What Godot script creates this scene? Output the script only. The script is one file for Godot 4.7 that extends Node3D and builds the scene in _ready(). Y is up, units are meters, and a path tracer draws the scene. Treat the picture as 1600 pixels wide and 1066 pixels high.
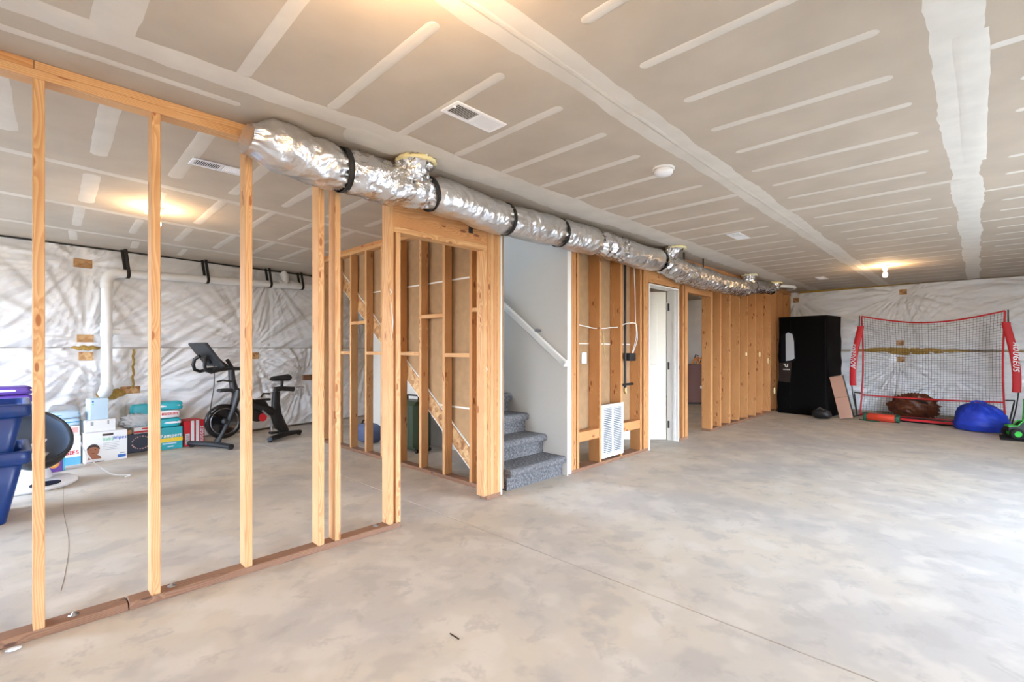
extends Node3D
# An unfinished basement: stud wall with a foil duct, plastic-faced insulation, stored things.

const H := 2.485
var rng := RandomNumberGenerator.new()
var M := {}
var used := {}
var LX: Transform3D        # frame of the left outer wall: x along the wall, y up, z into the room


# ---------- small tools ----------
func stn() -> SurfaceTool:
	var st := SurfaceTool.new()
	st.begin(Mesh.PRIMITIVE_TRIANGLES)
	return st

func poly(st: SurfaceTool, pts: Array, out: Vector3, uvs: Array = []) -> void:
	var n: Vector3 = (pts[1] - pts[0]).cross(pts[2] - pts[0])
	var flip := n.dot(out) > 0.0
	for i in range(1, pts.size() - 1):
		var idx := [0, i + 1, i] if flip else [0, i, i + 1]
		for k in idx:
			st.set_uv(uvs[k] if uvs.size() else Vector2.ZERO)
			st.add_vertex(pts[k])

func box(st: SurfaceTool, lo: Vector3, hi: Vector3, bev := 0.002, axis := 1, off := Vector2.ZERO, xf := Transform3D()) -> void:
	st.set_smooth_group(-1)
	var c := (lo + hi) * 0.5
	var hs := (hi - lo) * 0.5
	bev = minf(bev, minf(hs.x, minf(hs.y, hs.z)) * 0.9)
	var P := func(s: Vector3, k: int) -> Vector3:
		var v := Vector3.ZERO
		for j in 3:
			v[j] = c[j] + s[j] * (hs[j] if j == k else hs[j] - bev)
		return v
	var U := func(p: Vector3, k: int) -> Vector2:
		var a := axis
		var b := 3 - k - a
		if k == axis:
			a = (k + 1) % 3
			b = (k + 2) % 3
			return Vector2(p[b] / 0.3 + off.x, p[a] / 0.3 + off.y)
		return Vector2(p[b] / 0.3 + off.x + k * 0.37, p[a] / 2.4 + off.y)
	for k in 3:
		var a := (k + 1) % 3
		var b := (k + 2) % 3
		for s in [-1.0, 1.0]:
			var pts := []
			var uv := []
			for q in [[-1, -1], [1, -1], [1, 1], [-1, 1]]:
				var sg := Vector3.ZERO
				sg[k] = s
				sg[a] = q[0]
				sg[b] = q[1]
				var p: Vector3 = P.call(sg, k)
				pts.append(xf * p)
				uv.append(U.call(p, k))
			var o := Vector3.ZERO
			o[k] = s
			poly(st, pts, xf.basis * o, uv)
		if bev > 0.0:
			for s1 in [-1.0, 1.0]:
				for s2 in [-1.0, 1.0]:
					var pts := []
					var uv := []
					for e in [[-1.0, a], [1.0, a], [1.0, b], [-1.0, b]]:
						var sg := Vector3.ZERO
						sg[k] = e[0]
						sg[a] = s1
						sg[b] = s2
						var p: Vector3 = P.call(sg, e[1])
						pts.append(xf * p)
						uv.append(U.call(p, a))
					var o := Vector3.ZERO
					o[a] = s1
					o[b] = s2
					poly(st, pts, xf.basis * o, uv)
	if bev > 0.0:
		for sx in [-1.0, 1.0]:
			for sy in [-1.0, 1.0]:
				for sz in [-1.0, 1.0]:
					var sg := Vector3(sx, sy, sz)
					var pts := [xf * P.call(sg, 0), xf * P.call(sg, 1), xf * P.call(sg, 2)]
					poly(st, pts, xf.basis * sg, [U.call(pts[0], 0), U.call(pts[0], 0), U.call(pts[0], 0)])

func grid(st: SurfaceTool, rows: Array, closed_u := false, flip := false) -> void:
	# rows of points; smooth
	st.set_smooth_group(0)
	var nr := rows.size()
	var nc: int = rows[0].size()
	for i in nr - 1:
		var r0: PackedVector3Array = rows[i]
		var r1: PackedVector3Array = rows[i + 1]
		for j in (nc if closed_u else nc - 1):
			var j1 := (j + 1) % nc
			var u0 := float(j) / nc
			var u1 := float(j + 1) / nc
			var v0 := float(i) / nr
			var v1 := float(i + 1) / nr
			var a := r0[j]
			var b := r0[j1]
			var c := r1[j1]
			var d := r1[j]
			if flip:
				st.set_uv(Vector2(u0, v0)); st.add_vertex(a)
				st.set_uv(Vector2(u0, v1)); st.add_vertex(d)
				st.set_uv(Vector2(u1, v1)); st.add_vertex(c)
				st.set_uv(Vector2(u0, v0)); st.add_vertex(a)
				st.set_uv(Vector2(u1, v1)); st.add_vertex(c)
				st.set_uv(Vector2(u1, v0)); st.add_vertex(b)
			else:
				st.set_uv(Vector2(u0, v0)); st.add_vertex(a)
				st.set_uv(Vector2(u1, v0)); st.add_vertex(b)
				st.set_uv(Vector2(u1, v1)); st.add_vertex(c)
				st.set_uv(Vector2(u0, v0)); st.add_vertex(a)
				st.set_uv(Vector2(u1, v1)); st.add_vertex(c)
				st.set_uv(Vector2(u0, v1)); st.add_vertex(d)

func tube(st: SurfaceTool, pts: Array, r, n := 10, closed := false, caps := true, flat := 1.0) -> void:
	# r: a number or an array of numbers; flat squeezes the second cross axis
	var cnt := pts.size()
	var rows := []
	var up := Vector3.UP
	var prev := Vector3.ZERO
	for i in cnt:
		var t: Vector3
		if closed:
			t = (pts[(i + 1) % cnt] - pts[(i - 1 + cnt) % cnt]).normalized()
		else:
			t = (pts[mini(i + 1, cnt - 1)] - pts[maxi(i - 1, 0)]).normalized()
		if i == 0:
			up = Vector3.UP if absf(t.y) < 0.9 else Vector3.RIGHT
			up = (up - t * up.dot(t)).normalized()
		else:
			up = (up - t * up.dot(t)).normalized()
		var side := t.cross(up).normalized()
		var rr: float = r[i] if r is Array else r
		var row := PackedVector3Array()
		for k in n:
			var a := TAU * k / n
			row.append(pts[i] + up * cos(a) * rr + side * sin(a) * rr * flat)
		rows.append(row)
	if closed:
		rows.append(rows[0])
	grid(st, rows, true, false)
	if caps and not closed:
		for e in [0, cnt - 1]:
			st.set_smooth_group(-1)
			var row: PackedVector3Array = rows[e]
			var o: Vector3 = (pts[0] - pts[1]) if e == 0 else (pts[cnt - 1] - pts[cnt - 2])
			poly(st, Array(row), o)

func lathe(st: SurfaceTool, prof: Array, n := 20, xf := Transform3D()) -> void:
	var rows := []
	for p in prof:
		var row := PackedVector3Array()
		for k in n:
			var a := TAU * k / n
			row.append(xf * Vector3(cos(a) * p.x, p.y, sin(a) * p.x))
		rows.append(row)
	grid(st, rows, true, false)

func prism(st: SurfaceTool, pg: PackedVector2Array, depth: float, xf := Transform3D(), us := 0.3) -> void:
	# polygon in the xy plane, extruded along z from 0 to depth
	st.set_smooth_group(-1)
	var tr := Geometry2D.triangulate_polygon(pg)
	for z in [0.0, depth]:
		for i in range(0, tr.size(), 3):
			var p := []
			var uv := []
			for k in 3:
				var v := pg[tr[i + k]]
				p.append(xf * Vector3(v.x, v.y, z))
				uv.append(v / us)
			poly(st, p, xf.basis * Vector3(0, 0, 1.0 if z == depth and depth > 0 or z == 0.0 and depth < 0 else -1.0), uv)
	var cw := Geometry2D.is_polygon_clockwise(pg)
	for i in pg.size():
		var a := pg[i]
		var b := pg[(i + 1) % pg.size()]
		var e := b - a
		var o := Vector2(-e.y, e.x) if cw else Vector2(e.y, -e.x)
		poly(st, [xf * Vector3(a.x, a.y, 0), xf * Vector3(b.x, b.y, 0), xf * Vector3(b.x, b.y, depth), xf * Vector3(a.x, a.y, depth)], xf.basis * Vector3(o.x, o.y, 0), [a / us, b / us, b / us, a / us])

func pillow(st: SurfaceTool, size: Vector3, e := 0.45, amp := 0.0, sd := 1, nu := 28, nv := 18, xf := Transform3D()) -> void:
	# a rounded soft block (superellipsoid) with its base at y = 0
	var nz := FastNoiseLite.new()
	nz.seed = sd
	nz.frequency = 9.0
	var rows := []
	for i in nv + 1:
		var row := PackedVector3Array()
		var ph := -PI / 2 + PI * i / nv
		for j in nu:
			var th := TAU * j / nu
			var cp := pow(absf(cos(ph)), e)
			var v := Vector3(cp * signf(cos(th)) * pow(absf(cos(th)), e), signf(sin(ph)) * pow(absf(sin(ph)), e), cp * signf(sin(th)) * pow(absf(sin(th)), e))
			v = Vector3(v.x * size.x, v.y * size.y, v.z * size.z) * 0.5
			v *= 1.0 + amp * nz.get_noise_3d(v.x, v.y, v.z) / maxf(0.05, size.y)
			v.y = maxf(v.y + size.y * 0.5, 0.0)
			row.append(xf * v)
		rows.append(row)
	grid(st, rows, true, false)

func put(called: String, st: SurfaceTool, m: Material, parent: Node = null) -> MeshInstance3D:
	st.generate_normals()
	var o := MeshInstance3D.new()
	o.mesh = st.commit()
	o.material_override = m
	o.name = called
	if parent == null:
		o.name = numbered(called)
		add_child(o)
	else:
		parent.add_child(o, true)
	return o

func numbered(called: String) -> String:
	var n: int = used.get(called, 0)
	used[called] = n + 1
	return called if n == 0 else "%s_%03d" % [called, n]

func tag(o: Node, label: String, category: String, group := "", kind := "") -> Node:
	o.set_meta("label", label)
	if category:
		o.set_meta("category", category)
	if group:
		o.set_meta("group", group)
	if kind:
		o.set_meta("kind", kind)
	return o

func thing(called: String, label: String, category: String, xf := Transform3D(), group := "", kind := "") -> Node3D:
	var o := Node3D.new()
	o.name = numbered(called)
	add_child(o)
	o.transform = xf
	tag(o, label, category, group, kind)
	return o

func bpart(called: String, lo: Vector3, hi: Vector3, m: Material, parent: Node, bev := 0.002, axis := 1, xf := Transform3D()) -> MeshInstance3D:
	var st := stn()
	box(st, lo, hi, bev, axis, Vector2(rng.randf(), rng.randf()), xf)
	return put(called, st, m, parent)

func words(txt: String, size: float, m: Material, parent: Node, xf: Transform3D, called := "lettering", serif := false) -> MeshInstance3D:
	var t := TextMesh.new()
	var f := SystemFont.new()
	f.font_names = PackedStringArray(["Droid Serif" if serif else "Droid Sans"])
	f.font_weight = 700
	t.font = f
	t.text = txt
	t.font_size = 48
	t.pixel_size = size / 48.0
	t.depth = 0.002
	var o := MeshInstance3D.new()
	o.mesh = t
	o.material_override = m
	o.name = called
	parent.add_child(o, true)
	o.transform = xf
	return o

func T(x: float, y: float, z: float, yaw := 0.0) -> Transform3D:
	return Transform3D(Basis(Vector3.UP, yaw), Vector3(x, y, z))

func L(s: float, y: float, n: float, yaw := 0.0) -> Transform3D:
	return LX * T(s, y, n, yaw)

# ---------- materials ----------
func col(r: float, g: float, b: float) -> Color:
	return Color(r / 255.0, g / 255.0, b / 255.0)

func mat(called: String, c: Color, rough := 0.7, metal := 0.0) -> StandardMaterial3D:
	var m := StandardMaterial3D.new()
	m.resource_name = called
	m.albedo_color = c
	m.roughness = rough
	m.metallic = metal
	M[called] = m
	return m

func noise(sd: int, fr: float, octaves := 4, kind := FastNoiseLite.TYPE_SIMPLEX_SMOOTH) -> FastNoiseLite:
	var n := FastNoiseLite.new()
	n.seed = sd
	n.noise_type = kind
	n.frequency = fr
	n.fractal_type = FastNoiseLite.FRACTAL_FBM if octaves > 1 else FastNoiseLite.FRACTAL_NONE
	n.fractal_octaves = octaves
	return n

func grain(m: StandardMaterial3D, sd: int, fr: float, lo: float, per_metre: float, px := 512) -> void:
	# fine grain multiplied over a plain colour, from the object's own place in the world
	var im := noise(sd, fr, 4).get_seamless_image(px, px)
	im.convert(Image.FORMAT_RGB8)
	var d := im.get_data()
	for i in d.size():
		d[i] = int(255.0 * (lo + (1.0 - lo) * d[i] / 255.0))
	m.albedo_texture = ImageTexture.create_from_image(Image.create_from_data(px, px, false, Image.FORMAT_RGB8, d))
	m.uv1_triplanar = true
	m.uv1_world_triplanar = true
	m.uv1_scale = Vector3.ONE * per_metre

func relief(m: StandardMaterial3D, sd: int, fr: float, depth_cm: float, px := 512, ridged := false) -> void:
	var n := noise(sd, fr, 4)
	if ridged:
		n.fractal_type = FastNoiseLite.FRACTAL_RIDGED
	m.heightmap_enabled = true
	m.heightmap_texture = ImageTexture.create_from_image(n.get_seamless_image(px, px))
	m.heightmap_scale = depth_cm

func wood(sd: int, light: Color, dark: Color, knot: Color, knots: int) -> ImageTexture:
	var w := 256
	var h := 1024
	var n1 := noise(sd, 0.006, 3)
	var n2 := noise(sd + 5, 0.03, 2)
	var a := n1.get_image(w, h).get_data()
	var r := RandomNumberGenerator.new()
	r.seed = sd
	var ks := []
	for i in knots:
		ks.append(Vector3(r.randf() * w, r.randf() * h, r.randf_range(4, 9)))
	var d := PackedByteArray()
	d.resize(w * h * 3)
	var at := 0
	for y in h:
		var near := []
		for k in ks:
			if absf(k.y - y) < 90:
				near.append(k)
		var wob := n2.get_noise_2d(0, y * 0.12) * 10.0
		for x in w:
			var c: float = x * 0.11 + wob * 0.12 + n1.get_noise_2d(x * 0.6, y * 0.16) * 7.0
			var kn := 0.0
			for k in near:
				var dx: float = (x - k.x) / k.z
				var dy: float = (y - k.y) / (k.z * 1.5)
				var q := dx * dx + dy * dy
				c += 2.2 * signf(dx) * exp(-q * 0.12)
				kn = maxf(kn, 1.0 - smoothstep(0.5, 1.6, q))
			var f := c - floorf(c)
			var ring := smoothstep(0.0, 0.8, f) * (1.0 - smoothstep(0.88, 1.0, f))
			var fine := (a[y * w + x] / 255.0 - 0.5) * 0.35
			var cc := light.lerp(dark, clampf(ring * 0.6 + fine + 0.1, 0.0, 1.0)).lerp(knot, kn * 0.8)
			d[at] = int(cc.r * 255)
			d[at + 1] = int(cc.g * 255)
			d[at + 2] = int(cc.b * 255)
			at += 3
	return ImageTexture.create_from_image(Image.create_from_data(w, h, false, Image.FORMAT_RGB8, d))

func make_materials() -> void:
	var w1 := wood(3, col(216, 174, 124), col(188, 134, 82), col(150, 86, 40), 9)
	var w2 := wood(17, col(204, 152, 98), col(176, 116, 64), col(116, 60, 28), 12)
	var w3 := wood(29, col(150, 112, 84), col(112, 78, 58), col(70, 44, 32), 6)
	for a in [["pine", w1], ["fir", w2], ["treated", w3]]:
		var m := mat(a[0], Color.WHITE, 0.62)
		m.albedo_texture = a[1]
	# concrete
	var px := 1024
	var A := noise(1, 0.006, 5).get_seamless_image(px, px).get_data()
	var B := noise(2, 0.022, 5).get_seamless_image(px, px).get_data()
	var Cn := noise(9, 0.05, 4)
	Cn.domain_warp_enabled = true
	Cn.domain_warp_amplitude = 60
	Cn.domain_warp_frequency = 0.006
	var C := Cn.get_seamless_image(px, px).get_data()
	var d := PackedByteArray()
	d.resize(px * px * 3)
	var grey := col(188, 181, 171)
	var tan_ := col(203, 192, 174)
	var pale := col(213, 204, 190)
	var dk := col(170, 163, 154)
	for i in px * px:
		var t := smoothstep(0.25, 0.75, A[i] / 255.0)
		var c := grey.lerp(tan_, t)
		var b := B[i] / 255.0
		c = c.lerp(pale, smoothstep(0.5, 0.75, b) * 0.6)
		c = c.lerp(dk, smoothstep(0.60, 0.85, C[i] / 255.0) * 0.5)
		c = c.lerp(dk, smoothstep(0.62, 0.8, 1.0 - b) * 0.5)
		d[i * 3] = int(c.r * 255)
		d[i * 3 + 1] = int(c.g * 255)
		d[i * 3 + 2] = int(c.b * 255)
	var m := mat("concrete", Color.WHITE, 0.55)
	m.albedo_texture = ImageTexture.create_from_image(Image.create_from_data(px, px, false, Image.FORMAT_RGB8, d))
	m.uv1_triplanar = true
	m.uv1_world_triplanar = true
	m.uv1_scale = Vector3.ONE * 0.105
	relief(m, 4, 0.02, 0.12)
	m = mat("joint_filler", col(132, 123, 110), 0.9)
	m = mat("board", col(192, 179, 162), 0.85)
	grain(m, 21, 0.01, 0.93, 0.4)
	m = mat("mud", col(214, 207, 196), 0.8)
	grain(m, 22, 0.01, 0.95, 0.7)
	m = mat("mud_pale", col(224, 220, 212), 0.8)
	grain(m, 23, 0.012, 0.94, 0.7)
	m = mat("brown_board", col(172, 138, 100), 0.85)
	grain(m, 24, 0.02, 0.9, 0.8)
	m = mat("osb", Color.WHITE, 0.7)
	var on := noise(31, 0.035, 2, FastNoiseLite.TYPE_CELLULAR)
	on.cellular_return_type = FastNoiseLite.RETURN_CELL_VALUE
	var od := on.get_seamless_image(256, 256).get_data()
	var oo := PackedByteArray()
	oo.resize(256 * 256 * 3)
	for i in 256 * 256:
		var c := col(214, 178, 128).lerp(col(140, 92, 52), pow(od[i] / 255.0, 1.5))
		oo[i * 3] = int(c.r * 255)
		oo[i * 3 + 1] = int(c.g * 255)
		oo[i * 3 + 2] = int(c.b * 255)
	m.albedo_texture = ImageTexture.create_from_image(Image.create_from_data(256, 256, false, Image.FORMAT_RGB8, oo))
	m.uv1_triplanar = true
	m.uv1_world_triplanar = true
	m.uv1_scale = Vector3(2.2, 2.2, 2.2)
	m = mat("painted_wall", col(210, 205, 196), 0.8)
	m = mat("white_paint", col(232, 230, 224), 0.45)
	m = mat("door_paint", col(222, 214, 196), 0.45)
	m = mat("sheet", col(236, 239, 242), 0.2)
	relief(m, 41, 0.008, 0.18, 512, true)
	m.uv1_triplanar = true
	m.uv1_scale = Vector3.ONE * 1.6
	m = mat("foil", col(222, 222, 224), 0.2, 1.0)
	relief(m, 43, 0.02, 0.35, 512, true)
	m.uv1_triplanar = true
	m.uv1_world_triplanar = true
	m.uv1_scale = Vector3.ONE * 2.6
	m = mat("foil_plain", col(222, 222, 224), 0.3, 1.0)
	relief(m, 44, 0.016, 0.25, 512, true)
	m.uv1_triplanar = true
	m.uv1_world_triplanar = true
	m.uv1_scale = Vector3.ONE * 2.0
	m = mat("foam", col(232, 220, 168), 0.9)
	m = mat("fibreglass", col(196, 160, 84), 0.95)
	grain(m, 51, 0.04, 0.7, 3.0, 256)
	m = mat("carpet", col(150, 149, 150), 1.0)
	grain(m, 61, 0.03, 0.5, 2.2)
	relief(m, 62, 0.15, 0.6)
	m = mat("pvc", col(236, 238, 238), 0.35)
	mat("black_strap", col(22, 22, 24), 0.5)
	mat("black", col(20, 20, 22), 0.5)
	mat("black_gloss", col(14, 14, 16), 0.2)
	mat("charcoal", col(36, 38, 42), 0.55)
	mat("steel", col(170, 172, 176), 0.35, 1.0)
	mat("white", col(238, 240, 242), 0.45)
	mat("card", col(176, 134, 94), 0.85)
	mat("brass", col(190, 170, 120), 0.4, 1.0)
	mat("red", col(196, 24, 34), 0.55)
	mat("wire_white", col(226, 222, 214), 0.5)
	mat("grey_metal", col(88, 92, 98), 0.6)

const SKY := 4.8
const EXPOSURE := 1.5
const BULB := 0.55
const WARM := Color(1.0, 0.83, 0.62)

# ---------- the shell ----------
func mud_run(called: String, a: Vector2, b: Vector2, w: float, m: Material, parent: Node, sd: int, rag := 0.25, round_ends := true, thick := 0.0012) -> void:
	# a band of joint compound on the underside of the ceiling, from a to b (x, z)
	var d := b - a
	var ln := d.length()
	var n := maxi(6, int(ln / 0.06))
	var t := d / ln
	var side := Vector2(-t.y, t.x)
	var nz := noise(sd, 1.6, 3)
	var rows := []
	var fs := []
	for i in 6:
		fs.append(w * 0.5 * (1.0 - cos(PI / 2 * i / 6.0)) / ln)
	for i in n + 1:
		fs.append(lerpf(w * 0.5 / ln, 1.0 - w * 0.5 / ln, float(i) / n))
	for i in 6:
		fs.append(1.0 - w * 0.5 * (1.0 - cos(PI / 2 * (5 - i) / 6.0)) / ln)
	for f: float in fs:
		var e := minf(f, 1.0 - f) * ln
		var k := 1.0
		if round_ends:
			k = sqrt(maxf(0.0, 1.0 - pow(1.0 - clampf(e / (w * 0.5), 0.0, 1.0), 2.0)))
			k = maxf(k, 0.12)
		var wl := w * 0.5 * k * (1.0 + rag * (nz.get_noise_2d(f * ln * 0.6, 3.0) * 1.3 + nz.get_noise_2d(f * ln * 5.0, 9.0) * 0.5))
		var wr := w * 0.5 * k * (1.0 + rag * (nz.get_noise_2d(f * ln * 0.6, 40.0) * 1.3 + nz.get_noise_2d(f * ln * 5.0, 49.0) * 0.5))
		var p := a + d * f
		var row := PackedVector3Array()
		for q in [[-1.0, 0.0], [-0.93, 0.8], [-0.3, 1.0], [0.3, 1.0], [0.93, 0.8], [1.0, 0.0]]:
			var o: float = q[0] * (wl if q[0] < 0 else wr)
			var v := p + side * o
			row.append(Vector3(v.x, H + 0.0002 - thick * q[1], v.y))
		rows.append(row)
	var st := stn()
	grid(st, rows, false, true)
	put(called, st, m, parent)

func build_floor() -> void:
	var fl := thing("floor", "unfinished mottled tan and grey concrete floor slab", "floor", Transform3D(), "", "structure")
	bpart("slab", Vector3(-9.6, -0.15, -12.1), Vector3(3.5, 0, -2.253), M.concrete, fl, 0.003)
	bpart("slab", Vector3(-9.6, -0.15, -2.247), Vector3(3.5, 0, 3.2), M.concrete, fl, 0.003)
	bpart("control_joint", Vector3(-9.6, -0.15, -2.253), Vector3(3.5, -0.004, -2.247), M.joint_filler, fl, 0.0)
	var ck := stn_tube([[-6.15, 0.0006, -0.33], [-5.1, 0.0006, -0.27], [-4.25, 0.0006, -0.25], [-3.7, 0.0006, -0.205], [-3.4, 0.0006, -0.17]], 0.0009, 6)
	put("hairline_crack", ck, M.joint_filler, fl)

func build_ceiling() -> void:
	var ce := thing("ceiling", "unpainted grey drywall ceiling with bands of joint compound", "ceiling", Transform3D(), "", "structure")
	var xs := [-2.995, -2.47, -1.30, -0.06, 1.18, 3.5]
	for i in 5:
		bpart("drywall_panel", Vector3(xs[i], H, -12.1), Vector3(xs[i + 1], H + 0.05, 3.2), M.board, ce, 0.0)
	bpart("drywall_panel", Vector3(-9.6, H, -2.97), Vector3(-2.995, H + 0.05, 3.2), M.board, ce, 0.0)
	bpart("drywall_panel", Vector3(-9.6, H, -12.1), Vector3(-2.995, H + 0.05, -3.79), M.board, ce, 0.0)
	bpart("drywall_panel", Vector3(-9.6, H, -3.79), Vector3(-6.6, H + 0.05, -2.97), M.board, ce, 0.0)
	# long seams
	mud_run("seam_mud", Vector2(-1.30, 3.0), Vector2(-1.30, -11.8), 0.19, M.mud, ce, 1, 0.22, false)
	mud_run("seam_tape", Vector2(-1.305, 3.0), Vector2(-1.30, -11.8), 0.035, M.mud, ce, 2, 0.2, false, 0.0018)
	mud_run("seam_mud", Vector2(-0.065, 3.0), Vector2(-0.055, -11.8), 0.17, M.mud_pale, ce, 3, 0.24, false)
	mud_run("seam_mud", Vector2(-0.02, -2.6), Vector2(-0.015, -4.4), 0.11, M.mud_pale, ce, 4, 0.12, false, 0.002)
	mud_run("seam_mud", Vector2(-2.47, 3.0), Vector2(-2.46, -11.8), 0.16, M.mud, ce, 5, 0.35, false)
	mud_run("seam_mud", Vector2(-2.56, -1.3), Vector2(-2.56, -11.0), 0.20, M.mud, ce, 6, 0.5, true, 0.0018)
	mud_run("fastener_mud", Vector2(-2.71, 1.2), Vector2(-2.69, -0.8), 0.05, M.mud, ce, 7, 0.15)
	# left room seams
	mud_run("seam_mud", Vector2(-3.95, 2.9), Vector2(-4.75, -2.9), 0.085, M.mud, ce, 8, 0.2, false)
	mud_run("seam_mud", Vector2(-5.12, 2.9), Vector2(-5.98, -2.9), 0.085, M.mud, ce, 9, 0.2, false)
	mud_run("seam_mud", Vector2(-6.32, 2.9), Vector2(-7.08, -2.9), 0.085, M.mud, ce, 10, 0.2, false)
	# fastener bands on the joists
	var z := -1.50
	for i in 24:
		var butt := i == 8 or i == 16
		var xa := -1.28 if butt else -1.14 + rng.randf_range(0, 0.09)
		var xb := -0.08 if butt else -0.29 + rng.randf_range(0, 0.15)
		mud_run("fastener_mud", Vector2(xa, z), Vector2(xb, z + rng.randf_range(-0.03, 0.03)), 0.075 if butt else 0.055, M.mud, ce, 100 + i, 0.2 if butt else 0.08)
		if i > 1 and i != 6:
			mud_run("fastener_mud", Vector2(0.03 if i % 3 == 0 else 0.14, z - 0.04), Vector2(1.05, z - 0.04), 0.05, M.mud_pale, ce, 150 + i, 0.1)
		z -= 0.4165
	z = -0.70
	for i in 26:
		var butt := i == 8 or i == 17
		mud_run("fastener_mud", Vector2(-2.40, z - 0.02), Vector2(-1.33 if butt else -1.51 + rng.randf_range(-0.06, 0.04), z), 0.08 if butt else 0.06, M.mud, ce, 200 + i, 0.12)
		z -= 0.4165
	mud_run("butt_mud", Vector2(-2.45, -0.265), Vector2(-1.36, -0.265), 0.14, M.mud, ce, 240, 0.2, false)
	mud_run("fastener_mud", Vector2(-1.15, -1.08), Vector2(-0.3, -1.08), 0.06, M.mud, ce, 241, 0.1)
	for r in [[-4.05, -3.06, -0.36, 0.09], [-5.42, -4.5, -0.41, 0.10], [-6.5, -5.62, -0.42, 0.08], [-4.18, -3.1, -0.79, 0.09], [-5.5, -4.62, -0.84, 0.07], [-6.5, -5.75, -0.86, 0.07], [-4.3, -3.1, -1.2, 0.08], [-5.55, -4.5, -1.24, 0.08], [-6.6, -5.8, -1.28, 0.07], [-7.45, -6.95, -1.0, 0.07], [-7.35, -6.8, -0.45, 0.07], [-4.35, -3.1, -1.62, 0.08], [-5.65, -4.6, -1.66, 0.07], [-6.75, -5.85, -1.7, 0.07], [-4.4, -3.1, -2.04, 0.08], [-5.7, -4.65, -2.08, 0.07], [-6.8, -5.9, -2.12, 0.07], [-7.6, -7.05, -1.5, 0.06], [-3.95, -3.1, 0.05, 0.1], [-4.45, -3.1, -2.46, 0.08], [-5.75, -4.7, -2.5, 0.07], [-6.9, -5.95, -2.54, 0.07]]:
		mud_run("fastener_mud", Vector2(r[0], r[2] - 0.02), Vector2(r[1], r[2] + 0.02), r[3], M.mud, ce, 260 + int(r[0] * -37), 0.15, true)

func sheet(called: String, xf: Transform3D, s0: float, s1: float, y0: float, y1: float, step: float, pins: Array, sd: int, parent: Node, drape: Vector2, amp := 1.0) -> void:
	# plastic facing of an insulation blanket: pulled in at the pins, folds fanning out from them
	var nf := noise(sd, 1.0, 2)
	var nd := noise(sd + 3, 1.0, 3)
	nd.fractal_type = FastNoiseLite.FRACTAL_RIDGED
	var ns := int((s1 - s0) / step)
	var ny := int((y1 - y0) / step)
	var rows := []
	for i in ny + 1:
		var y := y0 + (y1 - y0) * i / ny
		var row := PackedVector3Array()
		for j in ns + 1:
			var s := s0 + (s1 - s0) * j / ns
			var near := 9.0
			var fold := 0.0
			for k in pins.size():
				var p: Vector2 = pins[k]
				var dx := s - p.x
				var dy := y - p.y
				var r := sqrt(dx * dx + dy * dy)
				near = minf(near, r)
				if r < 2.2:
					var a := atan2(dy, dx)
					var w := exp(-r / 0.75) * smoothstep(0.03, 0.2, r)
					var q := nf.get_noise_3d(cos(a) * 3.4 + k * 7.1, sin(a) * 3.4, r * 0.16)
					var q2 := nf.get_noise_3d(cos(a) * 7.5 + k * 3.1, sin(a) * 7.5, r * 0.22 + 9.0)
					fold += w * ((0.24 - absf(q)) * 0.10 + (0.24 - absf(q2)) * 0.055)
			# long drapes running across the blanket, along the given slant
			var u := s * drape.x + y * drape.y
			var v := -s * drape.y + y * drape.x
			var dr := nd.get_noise_2d(u * 0.5, v * 3.0) * 0.022 + nd.get_noise_2d(u * 0.6 + 20.0, v * 6.0) * 0.006
			var puff := 0.07 * (1.0 - exp(-near / 0.3))
			var seam := minf(absf(y - y0), absf(y1 - y))
			puff *= 0.35 + 0.65 * smoothstep(0.0, 0.16, seam)
			row.append(xf * Vector3(s, y, 0.025 + puff + (fold * smoothstep(0.03, 0.22, near) + dr * smoothstep(0.0, 0.4, near)) * amp))
		rows.append(row)
	var st := stn()
	grid(st, rows, false, false)
	put(called, st, M.sheet, parent)

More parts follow.
